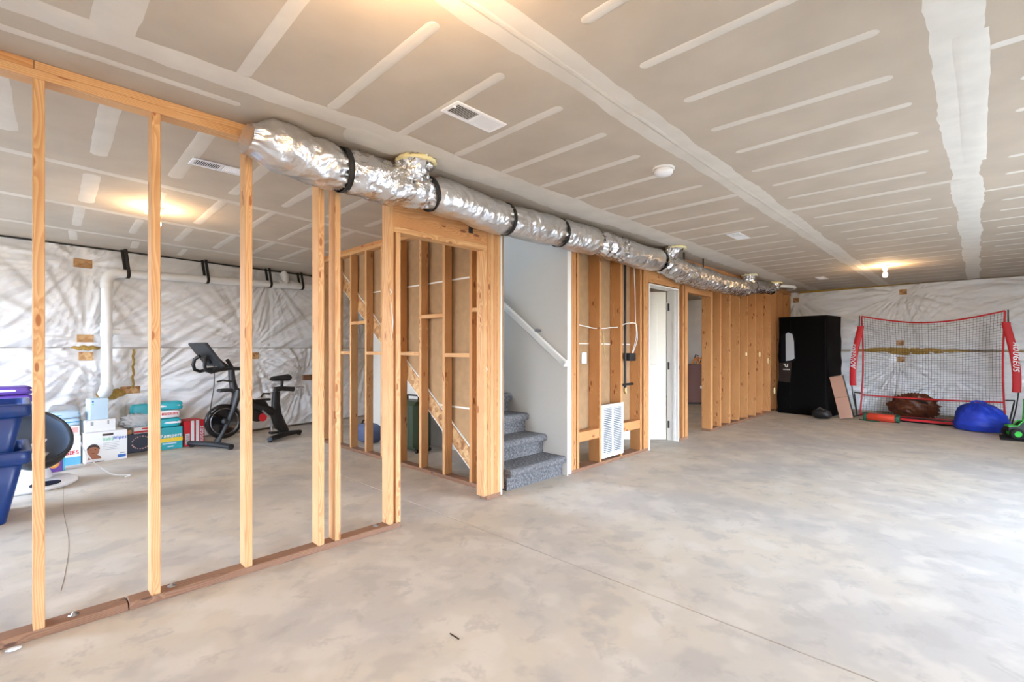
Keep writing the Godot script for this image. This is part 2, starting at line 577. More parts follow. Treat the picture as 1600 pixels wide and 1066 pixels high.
func build_outer_walls() -> void:
	# left outer wall, its frame LX
	var wl := thing("wall_left", "long wall lined with shiny white plastic-faced insulation behind the exercise bike", "wall", Transform3D(), "", "structure")
	bpart("foundation", Vector3(-3.4, 0, -0.2), Vector3(13, H, -0.02), M.board, wl, 0.0, 1, LX)
	var up := [Vector2(0.67, 2.27), Vector2(0.697, 1.375), Vector2(2.65, 1.27), Vector2(-1.2, 2.2), Vector2(2.9, 2.4), Vector2(4.6, 1.3), Vector2(4.7, 2.2), Vector2(-1.3, 1.36)]
	var dn := [Vector2(0.70, 1.16), Vector2(1.12, 0.73), Vector2(2.65, 1.14), Vector2(-1.3, 1.1), Vector2(3.46, 0.78), Vector2(4.7, 1.1), Vector2(0.86, 0.72)]
	sheet("insulation_sheet", LX, -1.6, 5.2, 1.27, H - 0.012, 0.022, up, 11, wl, Vector2(0.86, 0.5))
	sheet("insulation_sheet", LX, -1.6, 5.2, 0.03, 1.262, 0.022, dn, 12, wl, Vector2(0.83, 0.56))
	sheet("insulation_sheet", LX, 5.2, 12.6, 1.27, H - 0.012, 0.07, [Vector2(7, 2.2), Vector2(9.4, 1.4), Vector2(11, 2.2)], 13, wl, Vector2(1, 0))
	sheet("insulation_sheet", LX, 5.2, 12.6, 0.03, 1.262, 0.07, [Vector2(7, 1.1), Vector2(9.4, 1.1), Vector2(11, 0.6)], 14, wl, Vector2(1, 0))
	sheet("insulation_sheet", LX, -3.4, -1.6, 0.03, H - 0.012, 0.07, [Vector2(-2.4, 1.3)], 15, wl, Vector2(1, 0))
	for b in [[0.674, 2.272, 0.17, 0.10], [0.697, 1.375, 0.15, 0.09], [0.703, 1.161, 0.13, 0.10], [1.135, 0.728, 0.20, 0.09], [2.654, 1.148, 0.14, 0.10]]:
		bpart("washer_block", Vector3(b[0] - b[2] / 2, b[1] - b[3] / 2, 0.03), Vector3(b[0] + b[2] / 2, b[1] + b[3] / 2, 0.062), M.osb, wl, 0.002, 0, LX)
	bpart("wood_strip", Vector3(3.40, 0.735, 0.10), Vector3(3.95, 0.825, 0.13), M.treated, wl, 0.002, 0, LX)
	# gaps with the yellow batt showing
	for g in [[0.57, 1.262, 0.83, 1.262, 0.045], [0.80, 0.68, 1.08, 0.70, 0.11]]:
		var st := stn()
		var pts := []
		var rr := []
		for i in 13:
			var f := i / 12.0
			pts.append(LX * Vector3(lerpf(g[0], g[2], f), lerpf(g[1], g[3], f) + 0.008 * sin(f * 19.0), 0.06))
			rr.append(g[4] * (0.35 + 0.65 * sin(PI * f)) * 0.6)
		tube(st, pts, rr, 10)
		put("exposed_batt", st, M.fibreglass, wl)
	var tear := stn()
	var tp := []
	for i in 12:
		tp.append(LX * Vector3(1.155 - 0.006 * i / 11.0 + 0.008 * sin(i * 2.1), 1.25 - 0.045 * i, 0.095))
	tube(tear, tp, 0.013, 6)
	put("exposed_batt", tear, M.fibreglass, wl)
	bpart("ceiling_gap_strip", Vector3(-1.6, H - 0.02, 0.0), Vector3(5.2, H - 0.004, 0.07), M.charcoal, wl, 0.0, 0, LX)

	# far wall
	var FX := T(0, 0, -11.75)
	var wf := thing("wall_far", "end wall lined with crinkled white plastic-faced insulation behind the red net", "wall", Transform3D(), "", "structure")
	bpart("foundation", Vector3(-9.3, 0, -11.95), Vector3(3.5, H, -11.77), M.board, wf, 0.0)
	var fu := [Vector2(-1.02, 2.33), Vector2(-2.81, 2.30), Vector2(-1.06, 1.37), Vector2(1.1, 2.3), Vector2(1.2, 1.35)]
	var fd := [Vector2(-1.05, 1.05), Vector2(-2.8, 1.1), Vector2(1.1, 1.0), Vector2(-0.35, 0.75)]
	sheet("insulation_sheet", FX, -3.3, 1.5, 1.24, H - 0.02, 0.022, fu, 21, wf, Vector2(0.97, 0.2), 1.7)
	sheet("insulation_sheet", FX, -3.3, 1.5, 0.05, 1.20, 0.022, fd, 22, wf, Vector2(0.97, -0.2), 2.0)
	sheet("insulation_sheet", FX, 1.5, 3.5, 0.05, H - 0.02, 0.07, [Vector2(2.4, 1.3)], 23, wf, Vector2(1, 0))
	sheet("insulation_sheet", FX, -9.0, -3.3, 0.05, H - 0.02, 0.08, [Vector2(-5, 1.3)], 24, wf, Vector2(1, 0))
	for b in [[-1.018, 2.331], [-2.81, 2.301], [-1.061, 1.366], [-1.047, 1.052]]:
		bpart("washer_block", Vector3(b[0] - 0.055, b[1] - 0.05, -11.73), Vector3(b[0] + 0.055, b[1] + 0.05, -11.69), M.osb, wf, 0.002, 0)
	var st2 := stn()
	var p2 := []
	var r2 := []
	for i in 25:
		var f := i / 24.0
		p2.append(Vector3(lerpf(-1.72, 0.55, f), 1.225 + 0.01 * sin(f * 14.0) - 0.03 * f, -11.70))
		r2.append(0.010 + 0.06 * exp(-pow((f - 0.33) * 3.6, 2.0)))
	tube(st2, p2, r2, 12, false, true, 0.45)
	put("exposed_batt", st2, M.fibreglass, wf)
	var st3 := stn()
	prism(st3, PackedVector2Array([Vector2(-2.75, 2.44), Vector2(-2.75, 2.477), Vector2(-0.7, 2.477), Vector2(-1.0, 2.465), Vector2(-1.6, 2.455)]), 0.06, T(0, 0, -11.70))
	put("exposed_batt", st3, M.fibreglass, wf)

	# right wall with a glazed slider, and the wall behind the camera with windows
	var wr := thing("wall_right", "plain drywall side wall with a wide glazed slider outside the view", "wall", Transform3D(), "", "structure")
	var x0 := 3.0
	for r in [[-12.1, 0.0, -6.4, H], [-6.4, 2.1, -2.8, H], [-2.8, 0.0, 3.2, H]]:
		bpart("panel", Vector3(x0, r[1], r[0]), Vector3(x0 + 0.15, r[3], r[2]), M.painted_wall, wr, 0.0)
	var sl := thing("window_1", "white framed glazed slider in the right hand wall", "window", Transform3D(), "", "structure")
	for zz in [-6.36, -4.6, -2.84]:
		bpart("frame", Vector3(x0 + 0.03, 0.0, zz - 0.04), Vector3(x0 + 0.11, 2.1, zz + 0.04), M.white_paint, sl, 0.003)
	bpart("frame", Vector3(x0 + 0.03, 2.04, -6.38), Vector3(x0 + 0.11, 2.1, -2.82), M.white_paint, sl, 0.003)
	bpart("frame", Vector3(x0 + 0.03, 0.0, -6.38), Vector3(x0 + 0.11, 0.05, -2.82), M.white_paint, sl, 0.003)
	for k in 2:
		bpart("pane", Vector3(x0 + 0.065, 0.05, -6.32 + k * 1.76), Vector3(x0 + 0.071, 2.04, -4.64 + k * 1.76), M.glass, sl, 0.0)
	var wb := thing("wall_back", "plain drywall wall behind the viewer with window openings", "wall", Transform3D(), "", "structure")
	var cuts := [-9.6, -7.25, -4.4, -0.4, 1.4, 3.5]
	for i in 5:
		if i % 2 == 0:
			bpart("panel", Vector3(cuts[i], 0, 3.0), Vector3(cuts[i + 1], H, 3.15), M.painted_wall, wb, 0.0)
		else:
			var sill := 0.12 if i == 1 else 0.6
			bpart("panel", Vector3(cuts[i], 0, 3.0), Vector3(cuts[i + 1], sill, 3.15), M.painted_wall, wb, 0.0)
			bpart("panel", Vector3(cuts[i], 2.1, 3.0), Vector3(cuts[i + 1], H, 3.15), M.painted_wall, wb, 0.0)
			var wn := thing("window_%d" % (2 + i / 2), "white framed window in the wall behind the viewer, %s room" % ("left" if i == 1 else "main"), "window", Transform3D(), "", "structure")
			bpart("pane", Vector3(cuts[i] + 0.05, sill + 0.05, 3.06), Vector3(cuts[i + 1] - 0.05, 2.05, 3.066), M.glass, wn, 0.0)
			var mid: float = (cuts[i] + cuts[i + 1]) / 2
			for xx in [cuts[i] + 0.03, mid, cuts[i + 1] - 0.03]:
				bpart("frame", Vector3(xx - 0.03, sill, 3.03), Vector3(xx + 0.03, 2.1, 3.1), M.white_paint, wn, 0.003)
			for yy in [sill + 0.03, 2.07]:
				bpart("frame", Vector3(cuts[i], yy - 0.03, 3.03), Vector3(cuts[i + 1], yy + 0.03, 3.1), M.white_paint, wn, 0.003)

func stud(parent: Node, zn: float, y0: float, y1: float, m: Material, called := "stud") -> void:
	var deep := 0.14 if zn < -3.8 else 0.089
	# a stud of the middle wall whose near edge is at z = zn
	bpart(called, Vector3(-2.905 - deep, y0, zn - 0.038), Vector3(-2.905, y1, zn), m, parent, 0.003)

func build_middle_wall() -> void:
	var w := thing("wall_middle", "open timber stud wall running down the middle of the basement", "wall", Transform3D(), "", "structure")
	var P: Material = M.pine
	var F: Material = M.fir
	# bottom plates
	for r in [[3.0, -0.379], [-0.383, -1.885], [-2.71, -2.876], [-3.81, -5.414], [-6.235, -6.535], [-7.33, -11.68]]:
		bpart("bottom_plate", Vector3(-3.045 if r[0] < -3.7 else -2.994, 0, r[1]), Vector3(-2.905, 0.038, r[0]), M.treated, w, 0.003, 2)
	# top plates
	bpart("top_plate", Vector3(-2.994, H - 0.076, -4.0), Vector3(-2.905, H - 0.0385, 3.0), P, w, 0.002, 2)
	bpart("top_plate", Vector3(-2.994, H - 0.038, -0.06), Vector3(-2.905, H - 0.001, 3.0), F, w, 0.002, 2)
	bpart("top_plate", Vector3(-2.994, H - 0.038, -4.0), Vector3(-2.905, H - 0.001, -0.062), P, w, 0.002, 2)
	bpart("top_plate", Vector3(-2.994, H - 0.076, -11.68), Vector3(-2.905, H - 0.0385, -4.002), F, w, 0.002, 2)
	bpart("top_plate", Vector3(-2.994, H - 0.038, -11.68), Vector3(-2.905, H - 0.001, -4.002), F, w, 0.002, 2)
	var top := H - 0.0765
	for z in [2.38, 1.97, 1.56, 1.15, 0.74, 0.33, -0.057, -0.468, -0.888, -1.298, -1.405]:
		stud(w, z, 0.038, top, P)
	stud(w, -1.79, 0.038, top, P)
	stud(w, -1.847, 0.038, 2.06, P, "trimmer")
	# header over the opening next to the stairs
	bpart("header", Vector3(-2.99, 2.098, -2.71), Vector3(-2.907, 2.27, -1.829), F, w, 0.002, 2)
	bpart("header_plate", Vector3(-2.994, 2.06, -2.71), Vector3(-2.905, 2.098, -1.829), P, w, 0.002, 2)
	stud(w, -2.672, 0.038, 2.06, P, "trimmer")
	for k in 4:
		stud(w, -2.711 - k * 0.0392, 0.038, top, P if k % 2 else F)
	bpart("drywall_edge", Vector3(-2.997, 0.012, -2.885), Vector3(-2.904, top, -2.868), M.white_paint, w, 0.001)
	bpart("cripple", Vector3(-2.994, 2.271, -2.25), Vector3(-2.905, top, -2.212), F, w)
	# beyond the stairs
	bpart("drywall_edge", Vector3(-2.997, 0.012, -3.856), Vector3(-2.904, top, -3.80), M.white_paint, w, 0.001)
	for z in [-3.858, -3.897, -3.95, -4.351, -4.774, -5.215, -5.30, -5.339, -5.378]:
		stud(w, z, 0.038, top, F if z > -5.25 else M.fir)
	# board on the far side of the bays, its brown paper showing
	bpart("drywall_back", Vector3(-3.06, 0.32, -5.414), Vector3(-3.046, top, -3.91), M.brown_board, w, 0.0)
	bpart("board_joint", Vector3(-3.0465, 1.30, -5.41), Vector3(-3.0445, 1.312, -3.92), M.white_paint, w, 0.0, 2)
	for r in [[-3.991, -4.35], [-4.814, -5.214]]:
		bpart("blocking", Vector3(-2.994, 0.30, r[1]), Vector3(-2.91, 0.40, r[0]), F, w, 0.002, 2)
	# door and second opening
	for z in [-6.237, -6.37, -6.45, -6.492]:
		stud(w, z, 0.038, top, F)
	for r in [[-5.417, -6.235], [-6.531, -7.33]]:
		bpart("header", Vector3(-2.99, 2.11, r[1]), Vector3(-2.907, 2.26, r[0]), F, w, 0.002, 2)
		bpart("header_plate", Vector3(-2.994, 2.07 if r[0] > -6.0 else 2.04, r[1]), Vector3(-2.905, 2.109, r[0]), F, w, 0.002, 2)
	stud(w, -7.332, 0.038, top, F)
	stud(w, -7.371, 0.038, top, F)
	for z in [-7.71, -8.11, -8.52, -8.94, -9.36, -9.79, -10.22, -10.65, -11.07, -11.46, -11.62]:
		stud(w, z, 0.038, top, F)
	for b in [[0.558 + 0.57, -8.87, 0.03], [1.10, -9.6, 0.045], [0.97, -10.11, 0.05], [0.36, -10.5, 0.06]]:
		var fb := stn()
		pillow(fb, Vector3(0.02, b[2] * 2.2, b[2] * 1.5), 0.8, 0.02, int(b[1] * -100), 14, 10, T(-2.904, b[0], b[1]))
		put("foam_blob", fb, M.foam, w)
	for b in [[1.30, 1.57, -1.81], [1.62, 1.66, -1.80], [1.06, 1.10, -2.70]]:
		var ms := stn()
		tube(ms, [Vector3(-2.9046, b[0], b[2]), Vector3(-2.9046, (b[0] + b[1]) / 2, b[2] - 0.008), Vector3(-2.9046, b[1], b[2] + 0.004)], [0.001, 0.006, 0.002], 6)
		put("mud_smear", ms, M.mud_pale, w)
	# anchor bolts
	for z in [-0.19, -0.56, -1.72]:
		var st := stn()
		var x := -2.955
		lathe(st, [Vector2(0, 0.038), Vector2(0.02, 0.038), Vector2(0.02, 0.040), Vector2(0.008, 0.0405), Vector2(0.008, 0.048), Vector2(0.004, 0.0485), Vector2(0.004, 0.054), Vector2(0, 0.054)], 14, T(x, 0, z))
		put("anchor_bolt", st, M.steel, w)

func build_stairs() -> void:
	# near stair wall: open studs towards the left room, board on the stair side
	var w := thing("wall_stair_near", "open stud partition beside the stairs with brown board backs", "wall", Transform3D(), "", "structure")
	var zf := -2.88
	var zb := -2.969
	bpart("bottom_plate", Vector3(-6.65, 0, zb), Vector3(-2.998, 0.038, zf), M.treated, w, 0.003, 0)
	bpart("top_plate", Vector3(-6.65, H - 0.076, zb), Vector3(-2.998, H - 0.0385, zf), M.pine, w, 0.002, 0)
	bpart("top_plate", Vector3(-6.65, H - 0.038, zb), Vector3(-2.998, H - 0.001, zf), M.fir, w, 0.002, 0)
	var xl := [-3.325, -3.72, -4.105, -4.49, -4.85, -5.20, -5.567, -5.95, -6.35, -6.64]
	for x in xl:
		bpart("stud", Vector3(x, 0.038, zb), Vector3(x + 0.038, H - 0.0765, zf), M.fir if x > -3.4 or x == -4.49 else M.pine, w, 0.003)
	bpart("stud", Vector3(-3.04, 0.038, zb), Vector3(-2.998, H - 0.0765, zf), M.fir, w, 0.003)
	for b in [[0, 1, 1.19], [1, 2, 1.575], [2, 3, 1.20], [-1, 0, 1.60], [5, 6, 1.565], [4, 5, 1.20], [6, 7, 1.20]]:
		var xr: float = -3.04 if b[0] < 0 else xl[b[0]]
		bpart("blocking", Vector3(xl[b[1]] + 0.0385, b[2] - 0.019, zb), Vector3(xr - 0.0005, b[2] + 0.019, zf), M.pine, w, 0.002, 0)
	var lowline := func(x: float) -> float: return 0.114 + 0.757 * (-3.412 - x)
	var zs := zb - 0.001
	var top := 4.9
	var st := stn()
	prism(st, PackedVector2Array([Vector2(-2.998, 0.02), Vector2(-3.45, lowline.call(-3.45) + 0.12), Vector2(-6.6, lowline.call(-6.6) + 0.12), Vector2(-6.6, top), Vector2(-2.998, top)]), -0.013, T(0, 0, zs - 0.012))
	put("drywall_back", st, M.brown_board, w)
	var sp := stn()
	prism(sp, PackedVector2Array([Vector2(-2.998, 0.02), Vector2(-3.45, lowline.call(-3.45) + 0.12), Vector2(-6.6, lowline.call(-6.6) + 0.12), Vector2(-6.6, top), Vector2(-2.998, top)]), -0.002, T(0, 0, zs - 0.026))
	put("painted_face", sp, M.painted_wall, w)
	var s2 := stn()
	prism(s2, PackedVector2Array([Vector2(-3.26, 0.02), Vector2(-3.26, 0.19), Vector2(-5.99, lowline.call(-5.99) + 0.20), Vector2(-5.99, lowline.call(-5.99) + 0.012), Vector2(-3.30, 0.03)]), -0.011, T(0, 0, zs))
	put("stringer_board", s2, M.osb, w)
	for o in [0.0, 0.205]:
		var s3 := stn()
		prism(s3, PackedVector2Array([Vector2(-3.28, lowline.call(-3.28) + o), Vector2(-3.28, lowline.call(-3.28) + o + 0.014), Vector2(-5.99, lowline.call(-5.99) + o + 0.014), Vector2(-5.99, lowline.call(-5.99) + o)]), -0.014, T(0, 0, zs))
		put("board_edge", s3, M.white_paint, w)
	for r in [[-3.34, -5.35, 1.915, 1.93], [-3.34, -4.10, 0.68, 0.695]]:
		bpart("board_joint", Vector3(r[1], r[2], zs - 0.012), Vector3(r[0], r[3], zs - 0.008), M.white_paint, w, 0.0, 0)

	# far stair wall, painted
	var v := thing("wall_stair_far", "grey painted drywall wall on the far side of the stairs", "wall", Transform3D(), "", "structure")
	bpart("drywall", Vector3(-6.6, 0, -3.805), Vector3(-2.906, top, -3.79), M.painted_wall, v, 0.0)
	bpart("framing", Vector3(-6.6, 0, -3.90), Vector3(-3.08, H - 0.001, -3.806), M.brown_board, v, 0.0)
	# stairwell upstairs: end wall, upper face above the opening, lid with a skylight-sized window at the landing
	var u := thing("wall_stairwell", "upper stairwell walls out of sight above the stairs", "wall", Transform3D(), "", "structure")
	bpart("panel", Vector3(-2.995, H + 0.051, -3.789), Vector3(-2.9, top, -2.99), M.painted_wall, u, 0.0)
	bpart("panel", Vector3(-6.75, H + 0.051, -3.79), Vector3(-6.61, 3.0, -2.99), M.painted_wall, u, 0.0)
	bpart("panel", Vector3(-6.75, 4.6, -3.79), Vector3(-6.61, top, -2.99), M.painted_wall, u, 0.0)
	bpart("panel", Vector3(-6.75, top, -3.9), Vector3(-2.9, top + 0.05, -2.9), M.painted_wall, u, 0.0)

	# carpeted flight
	var c := thing("staircase", "grey carpeted flight of stairs rising between the stud walls", "stairs", T(-2.97, 0, -3.395))
	for k in 13:
		var x := -0.2475 * k
		var y := 0.19 * (k + 1)
		var s := stn()
		# rounded tread and riser profile, swept across the width
		var pr := PackedVector2Array()
		pr.append(Vector2(x, y - 0.19))
		pr.append(Vector2(x, y - 0.072))
		for a in 9:
			var t := -PI / 2 + PI * a / 8.0
			pr.append(Vector2(x + 0.022 + 0.036 * cos(t), y - 0.036 + 0.036 * sin(t)))
		pr.append(Vector2(x - 0.2475, y))
		pr.append(Vector2(x - 0.2475, y - 0.19))
		prism(s, pr, 0.78, T(0, 0, -0.392))
		put("step", s, M.carpet, c)

	# handrail
	var r := thing("handrail", "white handrail sloping up the grey stair wall", "handrail")
	var a := Vector3(-2.88, 1.105, -3.72)
	var b := Vector3(-5.6, 1.105 + 2.72 * 0.735, -3.72)
	var sx := (b - a).normalized()
	var xf := Transform3D(Basis(sx, Vector3(0, 0, 1).cross(sx), Vector3(0, 0, 1)), a)
	bpart("rail", Vector3(0, -0.032, -0.02), Vector3(3.37, 0.032, 0.02), M.white_paint, r, 0.008, 0, xf)
	bpart("return_end", Vector3(-0.012, -0.032, -0.068), Vector3(0.03, 0.032, 0.02), M.white_paint, r, 0.008, 0, xf)
	for d in [0.5, 1.6, 2.7]:
		bpart("bracket", Vector3(d - 0.012, -0.06, -0.068), Vector3(d + 0.012, -0.033, 0.01), M.steel, r, 0.003, 0, xf)

# ---------- duct and services ----------
func duct_mid(z: float) -> Vector3:
	var pts := [[-0.83, 2.355], [-0.93, 2.362], [-1.04, 2.355], [-1.2, 2.335], [-1.4, 2.325], [-2.0, 2.325], [-2.76, 2.30], [-3.5, 2.315], [-4.1, 2.32], [-4.9, 2.29], [-5.4, 2.31], [-6.2, 2.245], [-7.3, 2.22], [-8.2, 2.24], [-8.9, 2.33], [-9.8, 2.37]]
	var y := 2.37
	for i in pts.size() - 1:
		if z <= pts[i][0] and z >= pts[i + 1][0]:
			var f: float = (z - pts[i][0]) / (pts[i + 1][0] - pts[i][0])
			y = lerpf(pts[i][1], pts[i + 1][1], f * f * (3 - 2 * f))
	return Vector3(-2.755 + 0.012 * sin(z * 2.3), y, z)

func duct_section(z0: float, z1: float, r: float, crinkle: float, m: Material, parent: Node, sd: int, pinch0 := 0.85, pinch1 := 0.85, start_flat := false) -> void:
	var n1 := noise(sd, 6.0, 3)
	n1.fractal_type = FastNoiseLite.FRACTAL_RIDGED
	var n2 := noise(sd + 1, 22.0, 2)
	n2.fractal_type = FastNoiseLite.FRACTAL_RIDGED
	var n3 := noise(sd + 2, 3.0, 2)
	var ln := z0 - z1
	var n := int(ln / 0.012)
	var rows := []
	var K := 64
	for i in n + 1:
		var f := float(i) / n
		var z := lerpf(z0, z1, f)
		var c := duct_mid(z)
		var e0 := f * ln
		var e1 := (1.0 - f) * ln
		var k := lerpf(pinch0, 1.0, smoothstep(0.0, 0.10, e0)) * lerpf(pinch1, 1.0, smoothstep(0.0, 0.10, e1))
		var fx := 1.0
		var fy := 1.0
		if start_flat:
			fy = lerpf(0.5, 1.0, smoothstep(0.0, 0.13, e0))
			fx = lerpf(0.95, 1.0, smoothstep(0.0, 0.3, e0))
		# gathers close to the straps
		var gather := exp(-minf(e0, e1) / 0.06)
		var row := PackedVector3Array()
		for j in K:
			var a := TAU * j / K
			var ca := cos(a)
			var sa := sin(a)
			var p := Vector3(ca * 0.13, sa * 0.13, z)
			var d := (n1.get_noise_3d(p.x, p.y, p.z) - 0.2) * crinkle + (n2.get_noise_3d(p.x, p.y, p.z) - 0.2) * crinkle * 0.4 + n3.get_noise_3d(p.x, p.y, p.z) * 0.010
			d += gather * 0.009 * sin(a * 17.0 + n3.get_noise_3d(p.x, p.y, 0.0) * 9.0)
			var rr := r * k + d
			var v := Vector3(c.x + ca * rr * fx, c.y + sa * rr * fy, c.z)
			v.x = clampf(v.x, -2.9, 0.0)
			v.y = minf(v.y, H - 0.004)
			row.append(v)
		rows.append(row)
	var st := stn()
	grid(st, rows, true, true)
	if start_flat:
		st.set_smooth_group(-1)
		poly(st, Array(rows[0]), Vector3(0, 0, 1))
	put("duct_section", st, m, parent)

func strap_ring(c: Vector3, r: float, tilt: float, parent: Node, called := "strap", wide := 0.017) -> void:
	var st := stn()
	var rows := []
	var ax := Basis(Vector3.UP, 0.0) * Basis(Vector3.RIGHT, tilt)
	for i in 41:
		var a := TAU * i / 40.0
		var row := PackedVector3Array()
		for q in [[-1, 0.0], [-1, 0.004], [1, 0.004], [1, 0.0], [-1, 0.0]]:
			var rr: float = r + q[1]
			var v: Vector3 = c + ax * Vector3(cos(a) * rr, sin(a) * rr, q[0] * wide)
			v.x = maxf(v.x, -2.902)
			v.y = minf(v.y, H - 0.002)
			row.append(v)
		rows.append(row)
	grid(st, rows, false, false)
	put(called, st, M.black_strap, parent)

func boot(x: float, z: float, r: float, parent: Node, sd: int, y0 := 2.36) -> void:
	# crumpled foil take-off rising to the ceiling, foamed round its rim
	var n1 := noise(sd, 9.0, 3)
	n1.fractal_type = FastNoiseLite.FRACTAL_RIDGED
	var n2 := noise(sd, 30.0, 2)
	var rows := []
	var fr := []
	var c0 := duct_mid(z)
	c0.y = y0 - 0.03
	var c1 := Vector3(x, H - 0.004, z)
	for i in 15:
		var f := i / 14.0
		var c := c0.lerp(c1, f)
		var row := PackedVector3Array()
		for j in 48:
			var a := TAU * j / 48
			var d := (n1.get_noise_3d(cos(a) * 0.3, c.y, sin(a) * 0.3 + z) - 0.2) * 0.045 + n2.get_noise_3d(cos(a) * 0.3, c.y, sin(a) * 0.3) * 0.012
			var rr := r * (1.0 - 0.12 * sin(PI * f)) + d
			row.append(Vector3(maxf(c.x + cos(a) * rr, -2.9), c.y, c.z + sin(a) * rr))
		rows.append(row)
	var st := stn()
	grid(st, rows, true, false)
	put("duct_boot", st, M.foil, parent)
	var pts := []
	var rad := []
	for j in 40:
		var a := TAU * j / 40
		pts.append(Vector3(maxf(x + cos(a) * (r + 0.004), -2.89), H - 0.02, z + sin(a) * (r + 0.004)))
		rad.append(0.006 + 0.008 * (0.5 + n2.get_noise_2d(cos(a) * 0.1, sin(a) * 0.1)) + rng.randf() * 0.008)
	var s2 := stn()
	tube(s2, pts, rad, 7, true)
	put("foam_bead", s2, M.foam, parent)

func build_duct() -> void:
	var d := thing("flexible_duct", "silver foil insulated flexible duct strapped along the top of the stud wall", "duct")
	duct_section(-0.85, -1.37, 0.132, 0.014, M.foil_plain, d, 301, 1.0, 0.88, true)
	duct_section(-1.37, -1.98, 0.128, 0.020, M.foil, d, 302, 0.88, 0.80)
	duct_section(-1.98, -2.76, 0.128, 0.011, M.foil_plain, d, 303, 0.72, 0.9)
	duct_section(-2.76, -3.47, 0.128, 0.010, M.foil_plain, d, 304, 0.86, 0.9)
	duct_section(-3.47, -4.06, 0.128, 0.014, M.foil_plain, d, 305, 0.86, 0.84)
	duct_section(-4.06, -4.5, 0.124, 0.020, M.foil, d, 306, 0.84, 0.97)
	duct_section(-4.5, -5.38, 0.130, 0.008, M.foil_plain, d, 307, 0.97, 0.82)
	duct_section(-5.38, -7.1, 0.135, 0.024, M.foil, d, 308, 0.85, 0.92)
	duct_section(-7.1, -8.7, 0.125, 0.022, M.foil, d, 309, 0.92, 0.8)
	duct_section(-8.7, -9.8, 0.105, 0.018, M.foil, d, 310, 0.8, 0.7)
	for s in [[-1.375, 0.129, 0.10], [-2.0, 0.117, 0.30], [-2.765, 0.126, 0.12], [-3.475, 0.126, 0.12], [-5.385, 0.124, 0.12], [-8.7, 0.113, 0.1]]:
		strap_ring(duct_mid(s[0]), s[1], s[2], d)
	boot(-2.64, -1.83, 0.118, d, 320)
	boot(-2.62, -5.55, 0.105, d, 321)
	boot(-2.72, -8.45, 0.11, d, 322)
	boot(-2.70, -9.75, 0.12, d, 323)
	# loose strap ends
	bpart("strap_end", Vector3(-2.904, 2.17, -2.55), Vector3(-2.899, 2.225, -2.51), M.black_strap, d, 0.0, 1)
	for z in [-5.95, -6.55]:
		bpart("strap_end", Vector3(-2.70, 2.36, z - 0.02), Vector3(-2.695, H - 0.002, z + 0.02), M.black_strap, d, 0.0)
	var st := stn()
	var pts := []
	for i in 14:
		var f := i / 13.0
		pts.append(Vector3(-2.74 + 0.22 * sin(PI * f), H - 0.05, -9.9 - 0.9 * f))
	tube(st, pts, 0.03, 10)
	var pp := put("vent_hose", st, M.pvc, self)
	pp.name = numbered("vent_hose")
	tag(pp, "short white hose looping at the far end of the foil duct", "hose")

func register(x: float, z: float, label: String, lx := 0.14, lz := 0.35) -> void:
	var v := thing("ceiling_register", label, "vent", T(x, H, z), "white ceiling registers")
	var st := stn()
	var y := -0.008
	var fr := 0.022
	box(st, Vector3(-lx / 2, y, -lz / 2), Vector3(lx / 2, -0.0005, -lz / 2 + fr), 0.002)
	box(st, Vector3(-lx / 2, y, lz / 2 - fr), Vector3(lx / 2, -0.0005, lz / 2), 0.002)
	box(st, Vector3(-lx / 2, y, -lz / 2 + fr), Vector3(-lx / 2 + fr, -0.0005, lz / 2 - fr), 0.002)
	box(st, Vector3(lx / 2 - fr, y, -lz / 2 + fr), Vector3(lx / 2, -0.0005, lz / 2 - fr), 0.002)
	box(st, Vector3(-lx / 2 + fr, y, -0.008), Vector3(lx / 2 - fr, -0.0005, 0.008), 0.001)
	put("frame", st, M.white, v)
	bpart("duct_opening", Vector3(-lx / 2 + fr, -0.002, -lz / 2 + fr), Vector3(lx / 2 - fr, -0.0004, lz / 2 - fr), M.charcoal, v, 0.0)
	var n := 26
	for i in n:
		var zz := -lz / 2 + fr + (lz - 2 * fr) * (i + 0.5) / n
		if absf(zz) < 0.01:
			continue
		var tl := 0.7 if zz > 0 else -0.55
		var s := stn()
		box(s, Vector3(-lx / 2 + fr, -0.0008, -0.0042), Vector3(lx / 2 - fr, 0.0008, 0.0042), 0.0, 0, Vector2.ZERO, Transform3D(Basis(Vector3.RIGHT, tl), Vector3(0, -0.0045, zz)))
		put("slat", s, M.white, v)
	bpart("damper_lever", Vector3(0.02, -0.016, lz / 2 - fr - 0.004), Vector3(0.03, -0.008, lz / 2 - fr + 0.012), M.white, v, 0.002)

